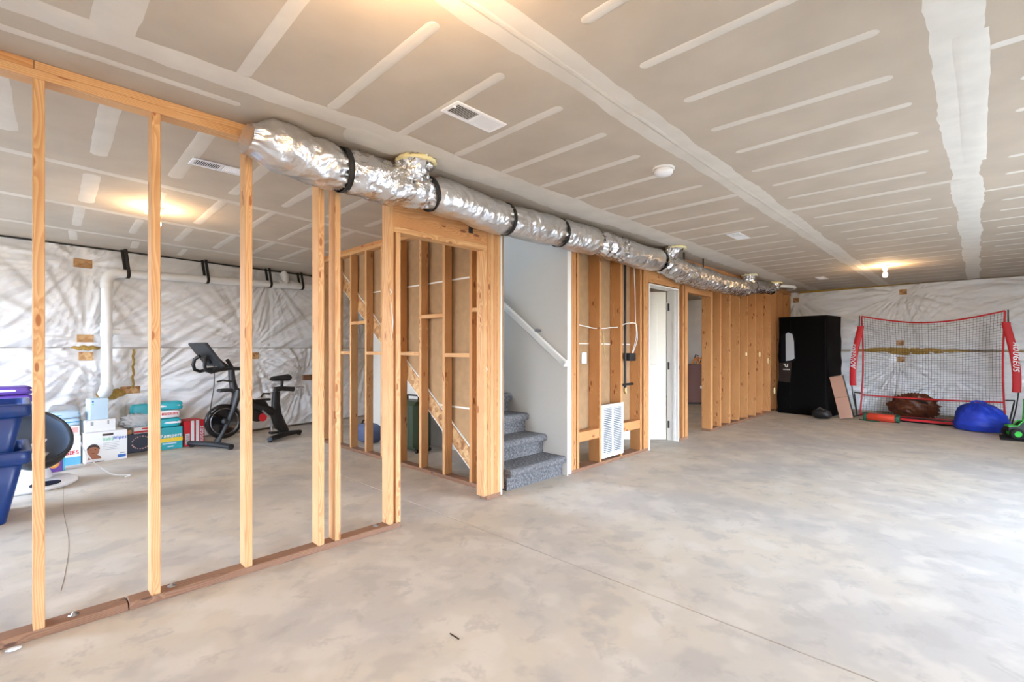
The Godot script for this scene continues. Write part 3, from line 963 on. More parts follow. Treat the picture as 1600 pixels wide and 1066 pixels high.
func build_services() -> void:
	register(-1.93, -1.71, "white slatted ceiling register nearest the foil duct take-off")
	register(-3.70, -0.98, "white slatted ceiling register seen between the left studs")
	register(-1.88, -5.50, "white ceiling register halfway down the main ceiling")
	register(-1.95, -9.75, "small looking white ceiling register farthest down the main ceiling")
	var s := thing("smoke_detector", "round white smoke detector on the ceiling", "detector", T(-1.546, H, -3.09))
	var st := stn()
	lathe(st, [Vector2(0, 0), Vector2(0.072, 0), Vector2(0.072, -0.012), Vector2(0.066, -0.014)], 28)
	put("base", st, M.white, s)
	var s2 := stn()
	lathe(s2, [Vector2(0.06, -0.012), Vector2(0.064, -0.018), Vector2(0.062, -0.036), Vector2(0.052, -0.046), Vector2(0.0, -0.047)], 28)
	put("cover", s2, M.white, s)
	# drain pipe on the left wall, hung from black straps
	var p := thing("drain_pipe", "white plastic drain pipe hung along the plastic lined wall", "pipe", LX)
	var r := 0.055
	var n := 0.185
	var a := stn()
	tube(a, [Vector3(0.868, 0.80, n), Vector3(0.868, 1.5, n), Vector3(0.868, 2.06, n)], r, 20)
	put("standpipe", a, M.pvc, p)
	var b := stn()
	var pts := []
	for i in 11:
		var t := PI / 2 * i / 10.0
		pts.append(Vector3(0.868 + 0.13 * (1 - cos(t)), 2.05 + 0.13 * sin(t), n))
	tube(b, pts, r + 0.008, 20)
	put("elbow", b, M.pvc, p)
	var c := stn()
	tube(c, [Vector3(0.99, 2.18, n), Vector3(2.5, 2.235, n), Vector3(5.1, 2.33, n)], r - 0.004, 20)
	put("pipe_run", c, M.pvc, p)
	var d := stn()
	pts = []
	for i in 9:
		var t := PI / 2 * i / 8.0
		pts.append(Vector3(0.868, 0.81 - 0.10 * sin(t), n - 0.11 * (1 - cos(t))))
	tube(d, pts, r + 0.01, 20)
	put("elbow", d, M.pvc, p)
	for yy in [[1.40, 1.56], [1.98, 2.05]]:
		var e := stn()
		tube(e, [Vector3(0.868, yy[0], n), Vector3(0.868, yy[1], n)], r + 0.007, 20)
		put("coupling", e, M.pvc, p)
	var e2 := stn()
	tube(e2, [Vector3(0.90, 1.46, n), Vector3(0.99, 1.46, n)], 0.04, 16)
	put("cleanout", e2, M.pvc, p)
	for q in [3.02, 3.22]:
		var e3 := stn()
		tube(e3, [Vector3(q - 0.05, 2.25 + (q - 2.5) * 0.0365, n), Vector3(q + 0.05, 2.253 + (q - 2.5) * 0.0365, n)], r + 0.004, 20)
		put("coupling", e3, M.pvc, p)
	var e4 := stn()
	tube(e4, [Vector3(3.06, 2.27, n), Vector3(3.07, 2.34, n), Vector3(3.09, 2.40, n - 0.03), Vector3(3.06, 2.455, n - 0.06)], [0.05, 0.058, 0.06, 0.055], 16)
	put("branch", e4, M.pvc, p)
	for q in [1.06, 1.95, 2.82, 3.33]:
		var yc: float = 2.18 + (q - 0.99) * 0.0365
		var h2 := stn()
		var loop := []
		for i in 15:
			var t := PI * i / 14.0
			loop.append(Vector3(q + 0.012, yc - 0.057 * sin(t), n + 0.057 * cos(t)))
		loop.insert(0, Vector3(q - 0.02, H - 0.002, n + 0.045))
		loop.append(Vector3(q - 0.03, H - 0.002, n - 0.05))
		tube(h2, loop, 0.019, 8, false, true, 0.12)
		put("hanger_strap", h2, M.black_strap, p)

	# bits on the middle wall
	var g := thing("return_grille", "white louvred return air grille low on the studs", "grille", T(-2.905, 0.07, -4.595))
	var w := 0.44
	var hh := 0.575
	var f := stn()
	box(f, Vector3(0, 0, -w / 2), Vector3(0.014, 0.04, w / 2), 0.003)
	box(f, Vector3(0, hh - 0.04, -w / 2), Vector3(0.014, hh, w / 2), 0.003)
	box(f, Vector3(0, 0.04, -w / 2), Vector3(0.014, hh - 0.04, -w / 2 + 0.035), 0.003)
	box(f, Vector3(0, 0.04, w / 2 - 0.035), Vector3(0.014, hh - 0.04, w / 2), 0.003)
	box(f, Vector3(0, 0.04, -0.01), Vector3(0.012, hh - 0.04, 0.01), 0.002)
	put("frame", f, M.white, g)
	bpart("backing", Vector3(0.0005, 0.03, -w / 2 + 0.02), Vector3(0.002, hh - 0.03, w / 2 - 0.02), M.grey_metal, g, 0.0)
	for i in 25:
		var ls := stn()
		box(ls, Vector3(-0.0008, -0.0085, -w / 2 + 0.034), Vector3(0.0008, 0.0085, w / 2 - 0.034), 0.0, 2, Vector2.ZERO, Transform3D(Basis(Vector3(0, 0, 1), -0.75), Vector3(0.007, 0.05 + i * 0.0197, 0)))
		put("louvre", ls, M.white, g)
	var sw := thing("switch_plate", "small white rectangular plate between the studs above the grille", "switch", T(-2.945, 1.155, -4.115))
	bpart("plate", Vector3(-0.0, -0.06, -0.042), Vector3(0.012, 0.06, 0.042), M.white, sw, 0.004)
	bpart("rocker", Vector3(0.012, -0.035, -0.017), Vector3(0.017, 0.035, 0.017), M.white, sw, 0.002)
	bpart("mounting_box", Vector3(-0.012, -0.05, -0.036), Vector3(-0.0005, 0.05, 0.03), M.white, sw, 0.002)
	var sw2 := thing("outlet_plate", "white cover plate at the edge of the return grille", "outlet", T(-2.93, 0.345, -4.90))
	bpart("plate", Vector3(0, -0.055, -0.05), Vector3(0.012, 0.055, 0.04), M.white, sw2, 0.004)
	bpart("mounting_box", Vector3(-0.06, -0.05, -0.03), Vector3(-0.0005, 0.05, 0.03), M.charcoal, sw2, 0.002)
	var eb := thing("junction_box", "dark plastic junction box on the stud with white cable entering", "electrical box", T(-2.955, 1.155, -5.05))
	bpart("body", Vector3(-0.03, -0.045, -0.075), Vector3(0.04, 0.045, 0.055), M.charcoal, eb, 0.004)
	bpart("cover", Vector3(0.04, -0.038, -0.065), Vector3(0.043, 0.038, 0.045), M.black, eb, 0.001)
	var gp := thing("gas_pipe", "black iron pipe rising in the stud bay with a shutoff valve", "pipe")
	var t1 := stn()
	tube(t1, [Vector3(-2.955, 0.80, -4.955), Vector3(-2.955, 1.5, -4.955), Vector3(-2.955, 2.24, -4.955)], 0.013, 12)
	put("riser", t1, M.black, gp)
	var t2 := stn()
	tube(t2, [Vector3(-2.955, 0.835, -4.86), Vector3(-2.955, 0.835, -5.12)], 0.014, 12)
	put("tee_arm", t2, M.black, gp)
	var t3 := stn()
	tube(t3, [Vector3(-2.955, 0.80, -4.955), Vector3(-2.955, 0.77, -4.955), Vector3(-2.94, 0.73, -4.955)], [0.018, 0.022, 0.02], 12)
	put("valve_cap", t3, M.brass, gp)
	var cb := tag(put("electrical_cable", stn_tube([[-2.95, 1.50, -3.99], [-2.945, 1.485, -4.15], [-2.945, 1.47, -4.32], [-2.945, 1.475, -4.5], [-2.945, 1.487, -4.62], [-2.945, 1.50, -4.80], [-2.935, 1.545, -4.95], [-2.9, 1.55, -5.08], [-2.9, 1.50, -5.12], [-2.9, 1.35, -5.13], [-2.93, 1.20, -5.08]], 0.006), M.wire_white), "white electrical cable threaded through the studs", "cable")
	var c2 := tag(put("electrical_cable", stn_tube([[-2.9, 2.2, -5.06], [-2.899, 1.9, -5.08], [-2.899, 1.6, -5.09], [-2.899, 1.4, -5.11], [-2.91, 1.205, -5.035]], 0.005), M.wire_white), "thin white cable dropping from the duct to the junction box", "cable")
	var c3 := tag(put("loose_wire", stn_tube([[-2.95, 1.45, -4.47], [-2.95, 1.36, -4.50], [-2.95, 1.28, -4.50], [-2.95, 1.16, -4.53]], 0.005), M.brass), "short yellow wire hanging in the stud bay", "cable")

func stn_tube(a: Array, r: float, n := 8) -> SurfaceTool:
	var cv := Curve3D.new()
	for i in a.size():
		var p := Vector3(a[i][0], a[i][1], a[i][2])
		var t := Vector3.ZERO
		if i > 0 and i < a.size() - 1:
			t = (Vector3(a[i + 1][0], a[i + 1][1], a[i + 1][2]) - Vector3(a[i - 1][0], a[i - 1][1], a[i - 1][2])) / 6.0
		cv.add_point(p, -t, t)
	var pts := []
	var m := a.size() * 5
	for i in m + 1:
		pts.append(cv.sample_baked(cv.get_baked_length() * i / m, true))
	var st := stn()
	tube(st, pts, r, n)
	return st

func build_door() -> void:
	var d := thing("door_1", "white panelled door standing ajar in its white frame", "door", Transform3D(), "", "structure")
	for z in [-5.435, -6.232]:
		bpart("jamb", Vector3(-3.06, 0.002, z), Vector3(-2.895, 2.04, z + 0.018), M.white_paint, d, 0.003)
	bpart("head_jamb", Vector3(-3.06, 2.04, -6.232), Vector3(-2.895, 2.058, -5.417), M.white_paint, d, 0.003)
	bpart("stop", Vector3(-2.97, 0.01, -6.214), Vector3(-2.94, 2.03, -6.203), M.white_paint, d, 0.002)
	# slab hinged at the far jamb, swung into the back room
	var xf := Transform3D(Basis(Vector3(-0.72, 0, 0.694), Vector3.UP, Vector3(0.694, 0, 0.72)), Vector3(-3.06, 0.012, -6.19))
	var s := stn()
	box(s, Vector3(0, 0, -0.035), Vector3(0.76, 2.02, 0), 0.003, 1, Vector2.ZERO, xf)
	var sl := put("door_slab", s, M.door_paint, d)
	for r in [[0.12, 0.20, 0.34, 0.86], [0.42, 0.20, 0.64, 0.86], [0.12, 1.02, 0.34, 1.86], [0.42, 1.02, 0.64, 1.86]]:
		var q := stn()
		box(q, Vector3(r[0], r[1], 0.0), Vector3(r[2], r[3], 0.012), 0.011, 1, Vector2.ZERO, xf)
		put("raised_panel", q, M.door_paint, sl)
	for y in [0.22, 1.02, 1.82]:
		bpart("hinge", Vector3(-3.045, y - 0.05, -6.218), Vector3(-3.02, y + 0.05, -6.205), M.charcoal, d, 0.002)

# ---------- things in the left room ----------
func carton(called: String, label: String, category: String, s: float, y: float, nf: float, w: float, h: float, dp: float, m: Material, yaw := 0.0, group := "stored boxes and packs along the plastic wall", bev := 0.004) -> Node3D:
	var t := thing(called, label, category, L(s + w / 2, y, nf - dp / 2, yaw), group)
	bpart("body", Vector3(-w / 2, 0, -dp / 2), Vector3(w / 2, h, dp / 2), m, t, bev)
	t.set_meta("front", Vector3(w, h, dp))
	return t

func print_on(t: Node3D, x0: float, y0: float, x1: float, y1: float, m: Material, called := "printed_panel", lift := 0.001) -> void:
	# a flat print on the front face; x and y run 0..1 across it
	var f: Vector3 = t.get_meta("front")
	bpart(called, Vector3(-f.x / 2 + x0 * f.x, y0 * f.y, f.z / 2 - 0.001), Vector3(-f.x / 2 + x1 * f.x, y1 * f.y, f.z / 2 + lift), m, t, 0.0)

func text_on(t: Node3D, txt: String, x: float, y: float, size: float, m: Material, roll := 0.0) -> void:
	var f: Vector3 = t.get_meta("front")
	words(txt, size, m, t, Transform3D(Basis(Vector3(0, 0, 1), roll), Vector3(-f.x / 2 + x * f.x, y * f.y, f.z / 2 + 0.002)))

func soft_pack(called: String, label: String, s: float, y: float, nf: float, w: float, h: float, dp: float, m: Material, band: Material, sd: int, yaw := 0.0) -> Node3D:
	var t := thing(called, label, "pack", L(s + w / 2, y, nf - dp / 2, yaw), "soft packs stacked along the plastic wall")
	var st := stn()
	pillow(st, Vector3(w, h, dp), 0.35, 0.008, sd)
	put("wrapper", st, m, t)
	if band:
		var b := stn()
		pillow(b, Vector3(w * 1.004, h * 0.3, dp * 1.012), 0.3, 0.004, sd + 1, 28, 8, T(0, h * 0.36, 0))
		put("printed_band", b, band, t)
	return t

func build_left_things() -> void:
	mat("teal", col(28, 164, 176), 0.4)
	mat("pale_blue", col(186, 214, 232), 0.4)
	mat("sky_blue", col(82, 160, 206), 0.45)
	mat("navy", col(22, 32, 54), 0.5)
	mat("yellow", col(240, 205, 50), 0.5)
	mat("gold_print", col(222, 178, 84), 0.5)
	mat("purple", col(92, 62, 160), 0.4)
	mat("violet", col(84, 40, 130), 0.5)
	mat("green_print", col(130, 204, 170), 0.5)
	mat("blue_print", col(40, 100, 184), 0.5)
	mat("grey_print", col(150, 156, 164), 0.6)
	mat("rose_print", col(206, 160, 156), 0.6)
	mat("skin_print", col(148, 92, 62), 0.6)
	mat("hair_print", col(52, 34, 26), 0.6)
	mat("pink", col(196, 44, 110), 0.5)
	mat("orange_print", col(214, 134, 52), 0.5)
	mat("box_white", col(226, 228, 228), 0.6)
	mat("film", col(216, 226, 236), 0.25)
	mat("tote_blue", col(12, 54, 122), 0.35)
	mat("seat_grey", col(84, 97, 114), 0.85)

	# wipes carton and what stands on it
	var a := carton("wipes_carton", "white carton of baby wipes with a printed baby face", "box", 0.545, 0.0, 0.775, 0.375, 0.33, 0.29, M.box_white, 0.02)
	print_on(a, 0.40, 0.86, 0.66, 0.93, M.hair_print)
	text_on(a, "Baby", 0.53, 0.74, 0.044, M.green_print)
	text_on(a, "Wipes", 0.81, 0.755, 0.044, M.blue_print)
	for k in 5:
		print_on(a, 0.42, 0.60 - k * 0.055, 0.80 - 0.05 * (k % 2), 0.612 - k * 0.055, M.grey_print)
	print_on(a, 0.76, 0.07, 0.96, 0.17, M.blue_print)
	print_on(a, 0.05, 0.015, 0.44, 0.035, M.hair_print)
	print_on(a, 0.82, 0.20, 0.93, 0.24, M.grey_print)
	var f := stn()
	prism(f, ring2(Vector2(-0.115, 0.135), Vector2(0.052, 0.062), 24), 0.0012, T(0, 0, 0.145))
	put("baby_face_print", f, M.skin_print, a)
	f = stn()
	prism(f, PackedVector2Array([Vector2(-0.165, 0.04), Vector2(-0.15, 0.075), Vector2(-0.12, 0.09), Vector2(-0.08, 0.085), Vector2(-0.055, 0.065), Vector2(-0.045, 0.04)]), 0.0011, T(0, 0, 0.145))
	put("baby_shoulders_print", f, M.skin_print, a)
	f = stn()
	var hp := PackedVector2Array()
	for i in 13:
		var t := PI * i / 12.0
		hp.append(Vector2(-0.115 + 0.056 * cos(t), 0.145 + 0.06 * sin(t)))
	for i in range(12, -1, -1):
		var t := PI * i / 12.0
		hp.append(Vector2(-0.115 + 0.046 * cos(t), 0.145 + 0.028 * sin(t)))
	prism(f, hp, 0.0018, T(0, 0, 0.145))
	put("baby_hair_print", f, M.hair_print, a)
	f = stn()
	for e in [Vector2(-0.135, 0.145), Vector2(-0.097, 0.145)]:
		prism(f, ring2(e, Vector2(0.006, 0.005), 10), 0.002, T(0, 0, 0.145))
	prism(f, PackedVector2Array([Vector2(-0.135, 0.113), Vector2(-0.115, 0.103), Vector2(-0.095, 0.113), Vector2(-0.115, 0.108)]), 0.002, T(0, 0, 0.145))
	put("baby_features_print", f, M.hair_print, a)

	var b := carton("flat_carton", "low white carton lying on the wipes carton", "box", 0.555, 0.331, 0.72, 0.27, 0.13, 0.18, M.box_white, 0.06)
	print_on(b, 0.18, 0.55, 0.27, 0.85, M.grey_print)
	print_on(b, 0.72, 0.55, 0.78, 0.9, M.grey_print)
	var c := carton("upright_carton", "pale blue-white upright carton on the low carton", "box", 0.60, 0.462, 0.70, 0.165, 0.235, 0.13, M.pale_blue, 0.1)
	print_on(c, 0.10, 0.82, 0.2, 0.9, M.blue_print)
	print_on(c, 0.10, 0.70, 0.2, 0.77, M.green_print)
	# stack left of the wipes carton
	var d := carton("diaper_carton", "white and blue diaper carton with red letters under two cartons", "box", 0.26, 0.0, 0.71, 0.27, 0.31, 0.28, M.box_white, 0.0)
	print_on(d, 0.0, 0.0, 1.0, 0.27, M.sky_blue)
	text_on(d, "HUGGIES", 0.5, 0.42, 0.055, M.red)
	print_on(d, 0.55, 0.62, 0.64, 0.78, M.charcoal)
	var e1 := carton("yellow_carton", "cream carton with a golden stripe on the diaper carton", "box", 0.268, 0.311, 0.70, 0.255, 0.105, 0.24, M.box_white, 0.0)
	print_on(e1, 0.0, 0.45, 0.68, 0.8, M.gold_print)
	print_on(e1, 0.0, 0.22, 0.45, 0.34, M.green_print)
	print_on(e1, 0.72, 0.3, 0.95, 0.85, M.rose_print)
	for k in 2:
		var pk := soft_pack("wipes_pack", "pale blue soft wipes pack, %s of the two on the cream carton" % ("lower" if k == 0 else "upper"), 0.235, 0.417 + k * 0.083, 0.70, 0.29, 0.082, 0.2, M.pale_blue, M.sky_blue, 401 + k, 0.05)
	var fb := soft_pack("plastic_bundle", "loose clear plastic bundle behind the wipes packs", 0.36, 0.5, 0.47, 0.26, 0.16, 0.16, M.film, null, 405)
	fb.transform = L(0.46, 0.0, 0.33)
	fb.scale = Vector3(1, 3.9, 1)
	# carton stack at the left, behind the totes and the swing
	var bc := carton("plain_carton", "plain brown carton behind the baby swing", "box", -0.25, 0.0, 0.62, 0.48, 0.52, 0.34, M.card)
	var hg := soft_pack("diaper_pack", "white diaper pack with red letters on the brown carton", -0.22, 0.521, 0.62, 0.44, 0.17, 0.3, M.white, null, 411)
	words("HUGGIES", 0.055, M.red, hg, T(0.12, 0.10, 0.152))
	soft_pack("patterned_pouch", "pink and black patterned pouch leaning on the stack", 0.03, 0.521, 0.70, 0.14, 0.14, 0.07, M.pink, M.white, 413)
	for k in 2:
		soft_pack("purple_pack", "purple and white soft pack, %s of two on the left stack" % ("lower" if k == 0 else "upper"), -0.2, 0.692 + k * 0.087, 0.6, 0.38, 0.085, 0.24, M.purple, M.white, 415 + k)
	var lion := carton("toy_carton", "small purple carton with a printed orange animal behind the swing base", "box", 0.18, 0.0, 0.98, 0.17, 0.23, 0.12, M.violet, 0.1)
	print_on(lion, 0.92, 0.0, 1.0, 1.0, M.teal)
	f = stn()
	prism(f, ring2(Vector2(0.0, 0.09), Vector2(0.045, 0.05), 18), 0.0012, T(0, 0, 0.06))
	put("animal_print", f, M.orange_print, lion)
	f = stn()
	prism(f, ring2(Vector2(0.0, 0.075), Vector2(0.022, 0.018), 14), 0.0016, T(0, 0, 0.06))
	put("muzzle_print", f, M.gold_print, lion)
	# right of the wipes carton
	var nv := carton("navy_carton", "navy carton with a printed pink flower wreath", "box", 0.95, 0.0, 0.50, 0.31, 0.225, 0.24, M.navy, 0.04)
	for i in 22:
		var t := TAU * i / 22.0
		if absf(cos(t)) > 0.97:
			continue
		f = stn()
		prism(f, ring2(Vector2(0.02 + 0.095 * cos(t), 0.115 + 0.075 * sin(t)), Vector2(0.007, 0.006) * rng.randf_range(0.7, 1.5), 8), 0.0012, T(0, 0, 0.12))
		put("flower_print", f, M.rose_print, nv)
	var rd := carton("red_wipes_box", "low red and white box on the navy carton", "box", 1.05, 0.226, 0.50, 0.20, 0.075, 0.12, M.white, 0.04)
	print_on(rd, 0.0, 0.1, 1.0, 0.42, M.red)
	print_on(rd, 0.4, 0.62, 0.7, 0.85, M.red)
	carton("small_brown_box", "small open brown box at the edge of the navy carton", "box", 0.945, 0.226, 0.49, 0.09, 0.05, 0.10, M.card, 0.0)
	var fm := soft_pack("film_bag", "crumpled clear plastic bag of white packs above the navy carton", 0.93, 0.302, 0.50, 0.32, 0.17, 0.12, M.film, null, 421)
	(fm.get_child(0) as MeshInstance3D).mesh = crumple(Vector3(0.33, 0.17, 0.13), 422)
	soft_pack("teal_pouch", "teal pouch slumped behind the clear bag", 1.06, 0.226, 0.36, 0.20, 0.34, 0.08, M.teal, M.white, 424)
	var pp := carton("teal_diaper_carton", "teal diaper carton with a yellow band and white lettering", "box", 1.275, 0.0, 0.60, 0.255, 0.275, 0.26, M.teal, 0.02)
	print_on(pp, 0.0, 0.34, 1.0, 0.52, M.yellow)
	print_on(pp, 0.0, 0.0, 0.08, 0.34, M.yellow)
	text_on(pp, "Pampers", 0.5, 0.62, 0.055, M.white)
	print_on(pp, 0.14, 0.24, 0.72, 0.30, M.pale_blue)
	print_on(pp, 0.35, 0.10, 0.6, 0.16, M.pale_blue)
	var n1 := soft_pack("teal_pack", "teal and white soft pack, lowest on the teal carton", 1.275, 0.276, 0.60, 0.245, 0.11, 0.2, M.teal, M.white, 431)
	var n2 := soft_pack("white_pack", "white soft pack with red lettering between two teal packs", 1.275, 0.387, 0.59, 0.24, 0.10, 0.2, M.white, null, 433)
	words("HUGGIES", 0.04, M.red, n2, T(0.0, 0.055, 0.102))
	var n3 := soft_pack("teal_pack", "teal and white soft pack on top of the tall stack", 1.265, 0.488, 0.60, 0.28, 0.105, 0.2, M.teal, M.white, 435)
	var rb := carton("red_carton", "tall red carton with white stripes and a barcode", "box", 1.545, 0.0, 0.575, 0.24, 0.325, 0.28, M.red, 0.05)
	print_on(rb, 0.32, 0.0, 0.48, 1.0, M.white)
	print_on(rb, 0.57, 0.0, 0.72, 1.0, M.white)
	print_on(rb, 0.05, 0.08, 0.26, 0.5, M.white)
	for k in 9:
		print_on(rb, 0.07, 0.11 + k * 0.042, 0.24, 0.13 + k * 0.042, M.charcoal, "barcode_bar", 0.0018)
	text_on(rb, "HUGGIES", 0.86, 0.42, 0.05, M.white, PI / 2)
	for b4 in [pp, rb, nv, rd, lion, a, b, c, d, e1, bc]:
		if b4.has_meta("front"):
			b4.remove_meta("front")

	build_totes()
	build_swing()
	build_bike()
	# under the stairs
	var su := thing("suitcase", "dark green upright suitcase under the stairs", "suitcase", T(-5.0, 0, -3.42, 0.1))
	mat("olive", col(52, 66, 46), 0.45)
	var st := stn()
	box(st, Vector3(-0.22, 0.03, -0.14), Vector3(0.22, 0.62, 0.14), 0.05, 1)
	put("shell", st, M.olive, su)
	for k in 5:
		bpart("rib", Vector3(-0.17 + k * 0.08, 0.08, 0.139), Vector3(-0.15 + k * 0.08, 0.57, 0.146), M.olive, su, 0.003)
	st = stn()
	tube(st, [Vector3(-0.1, 0.6, 0), Vector3(-0.1, 0.68, 0), Vector3(0.1, 0.68, 0), Vector3(0.1, 0.6, 0)], 0.012, 8)
	put("handle", st, M.black, su)
	for q in [[-0.18, -0.1], [0.18, -0.1], [-0.18, 0.1], [0.18, 0.1]]:
		st = stn()
		lathe(st, [Vector2(0, -0.012), Vector2(0.025, -0.012), Vector2(0.025, 0.012), Vector2(0, 0.012)], 14, Transform3D(Basis(Vector3.RIGHT, PI / 2), Vector3(q[0], 0.025, q[1])))
		put("wheel", st, M.black, su)
	var bg := thing("duffel_bag", "slate blue cloth bag on the floor under the stairs", "bag", T(-5.85, 0, -3.3))
	mat("slate", col(86, 98, 128), 0.9)
	st = stn()
	pillow(st, Vector3(0.42, 0.26, 0.3), 0.8, 0.03, 441)
	put("body", st, M.slate, bg)
	st = stn()
	tube(st, [Vector3(-0.12, 0.2, 0.06), Vector3(-0.05, 0.3, 0.05), Vector3(0.06, 0.3, 0.05), Vector3(0.12, 0.2, 0.06)], 0.01, 8)
	put("handle", st, M.black, bg)

func ring2(c: Vector2, r: Vector2, n: int) -> PackedVector2Array:
	var p := PackedVector2Array()
	for i in n:
		var a := TAU * i / n
		p.append(c + Vector2(cos(a) * r.x, sin(a) * r.y))
	return p

func crumple(size: Vector3, sd: int, amt := 0.35) -> Mesh:
	var n1 := noise(sd, 7.0, 2)
	n1.fractal_type = FastNoiseLite.FRACTAL_RIDGED
	var rows := []
	for i in 25:
		var row := PackedVector3Array()
		var ph := -PI / 2 + PI * i / 24.0
		for j in 40:
			var th := TAU * j / 40
			var v := Vector3(cos(ph) * cos(th), sin(ph), cos(ph) * sin(th))
			v *= 0.95 - amt * 0.45 + amt * n1.get_noise_3d(v.x * 0.25, v.y * 0.25, v.z * 0.25)
			row.append(Vector3(v.x * size.x, maxf(v.y + 0.9, 0.0) * size.y, v.z * size.z) * 0.5)
		rows.append(row)
	var st := stn()
	grid(st, rows, true, false)
	st.generate_normals()
	return st.commit()

func build_totes() -> void:
	for k in 2:
		var t := thing("storage_tote", ["blue plastic storage tote at the bottom of the left stack", "blue plastic storage tote nested on top of the left stack"][k], "tote", T(-5.2, 0.335 * k, 0.34), "nested blue totes")
		# tapered open bin: outer and inner skins
		var st := stn()
		var ring := func(hx: float, hz: float, y: float) -> PackedVector3Array:
			var row := PackedVector3Array()
			for c in [[1, 1], [-1, 1], [-1, -1], [1, -1]]:
				for q in 5:
					var a0 := atan2(c[1], c[0]) - PI / 4 + PI / 8 * q
					row.append(Vector3(c[0] * (hx - 0.05) + cos(a0) * 0.05, y, c[1] * (hz - 0.05) + sin(a0) * 0.05))
			return row
		var rows := [ring.call(0.05, 0.05, 0.0), ring.call(0.24, 0.30, 0.0), ring.call(0.245, 0.305, 0.01), ring.call(0.305, 0.395, 0.46), ring.call(0.30, 0.39, 0.465), ring.call(0.24, 0.295, 0.02), ring.call(0.05, 0.05, 0.02)]
		grid(st, rows, true, false)
		put("bin", st, M.tote_blue, t)
		st = stn()
		var r2 := [ring.call(0.305, 0.395, 0.43), ring.call(0.335, 0.425, 0.43), ring.call(0.342, 0.432, 0.445), ring.call(0.342, 0.432, 0.51), ring.call(0.335, 0.425, 0.52), ring.call(0.30, 0.39, 0.52), ring.call(0.298, 0.388, 0.45)]
		grid(st, r2, true, false)
		put("rim", st, M.tote_blue, t)
		for s in [-1, 1]:
			bpart("handle", Vector3(-0.09, 0.47, s * 0.43 - 0.02), Vector3(0.09, 0.495, s * 0.43 + 0.02), M.tote_blue, t, 0.006)

func build_swing() -> void:
	var t := thing("baby_swing", "grey and black motorised baby seat on a white oval base", "baby swing", T(-6.12, 0, -0.10, 0.25))
	var st := stn()
	var rows := []
	for p in [[0.0, 0.0], [0.28, 0.0], [0.315, 0.02], [0.31, 0.045], [0.26, 0.07], [0.12, 0.085], [0.0, 0.087]]:
		var row := PackedVector3Array()
		for k in 40:
			var a := TAU * k / 40
			row.append(Vector3(cos(a) * p[0] * 0.92, p[1], sin(a) * p[0] * 1.05))
		rows.append(row)
	grid(st, rows, true, false)
	put("base", st, M.white, t)
	st = stn()
	prism(st, ring2(Vector2(0, 0), Vector2(0.105, 0.028), 20), 0.012, Transform3D(Basis(Vector3.UP, PI / 2) * Basis(Vector3.RIGHT, -1.15), Vector3(0.262, 0.062, -0.03)))
	put("control_panel", st, M.navy, t)
	st = stn()
	lathe(st, [Vector2(0.15, 0.08), Vector2(0.14, 0.13), Vector2(0.11, 0.2), Vector2(0.10, 0.26), Vector2(0.13, 0.3), Vector2(0, 0.3)], 24)
	put("pedestal", st, M.white, t)
	# seat shell: a tilted shallow bowl
	var bx := Transform3D(Basis(Vector3(0, 0, 1), -0.72), Vector3(-0.04, 0.37, -0.02))
	st = stn()
	rows = []
	for i in 13:
		var f := i / 12.0
		var row := PackedVector3Array()
		for k in 36:
			var a := TAU * k / 36
			var r := sin(f * 1.75) / sin(1.75)
			row.append(bx * Vector3(cos(a) * 0.31 * r, -0.09 + 0.22 * pow(f, 2.2), sin(a) * 0.25 * r))
		rows.append(row)
	grid(st, rows, true, false)
	put("seat_shell", st, M.black, t)
	st = stn()
	rows = []
	for i in 13:
		var f := i / 12.0
		var row := PackedVector3Array()
		for k in 36:
			var a := TAU * k / 36
			var r := sin(f * 1.7) / sin(1.7)
			row.append(bx * Vector3(cos(a) * 0.29 * r, -0.065 + 0.20 * pow(f, 2.0) + 0.008 * sin(a * 9.0) * f, sin(a) * 0.232 * r))
		rows.append(row)
	grid(st, rows, true, false)
	put("seat_pad", st, M.seat_grey, t)
	st = stn()
	var pts := []
	for k in 40:
		var a := TAU * k / 40
		pts.append(bx * Vector3(cos(a) * 0.31, 0.13, sin(a) * 0.25))
	tube(st, pts, 0.016, 8, true)
	put("seat_rim", st, M.charcoal, t)
	st = stn()
	tube(st, [bx * Vector3(-0.1, -0.05, -0.16), bx * Vector3(-0.02, -0.03, 0.0), bx * Vector3(-0.1, -0.05, 0.16)], 0.018, 8)
	put("harness", st, M.white, t)
	var c := tag(put("power_cord", stn_tube([[-6.02, 0.40, -0.42], [-6.02, 0.38, -0.435], [-6.04, 0.33, -0.45], [-6.1, 0.22, -0.50], [-6.2, 0.10, -0.58], [-6.15, 0.01, -0.68], [-6.0, 0.008, -0.80], [-5.95, 0.008, -0.75]], 0.005), M.white), "thin white cord trailing from the baby swing to the floor", "cord")

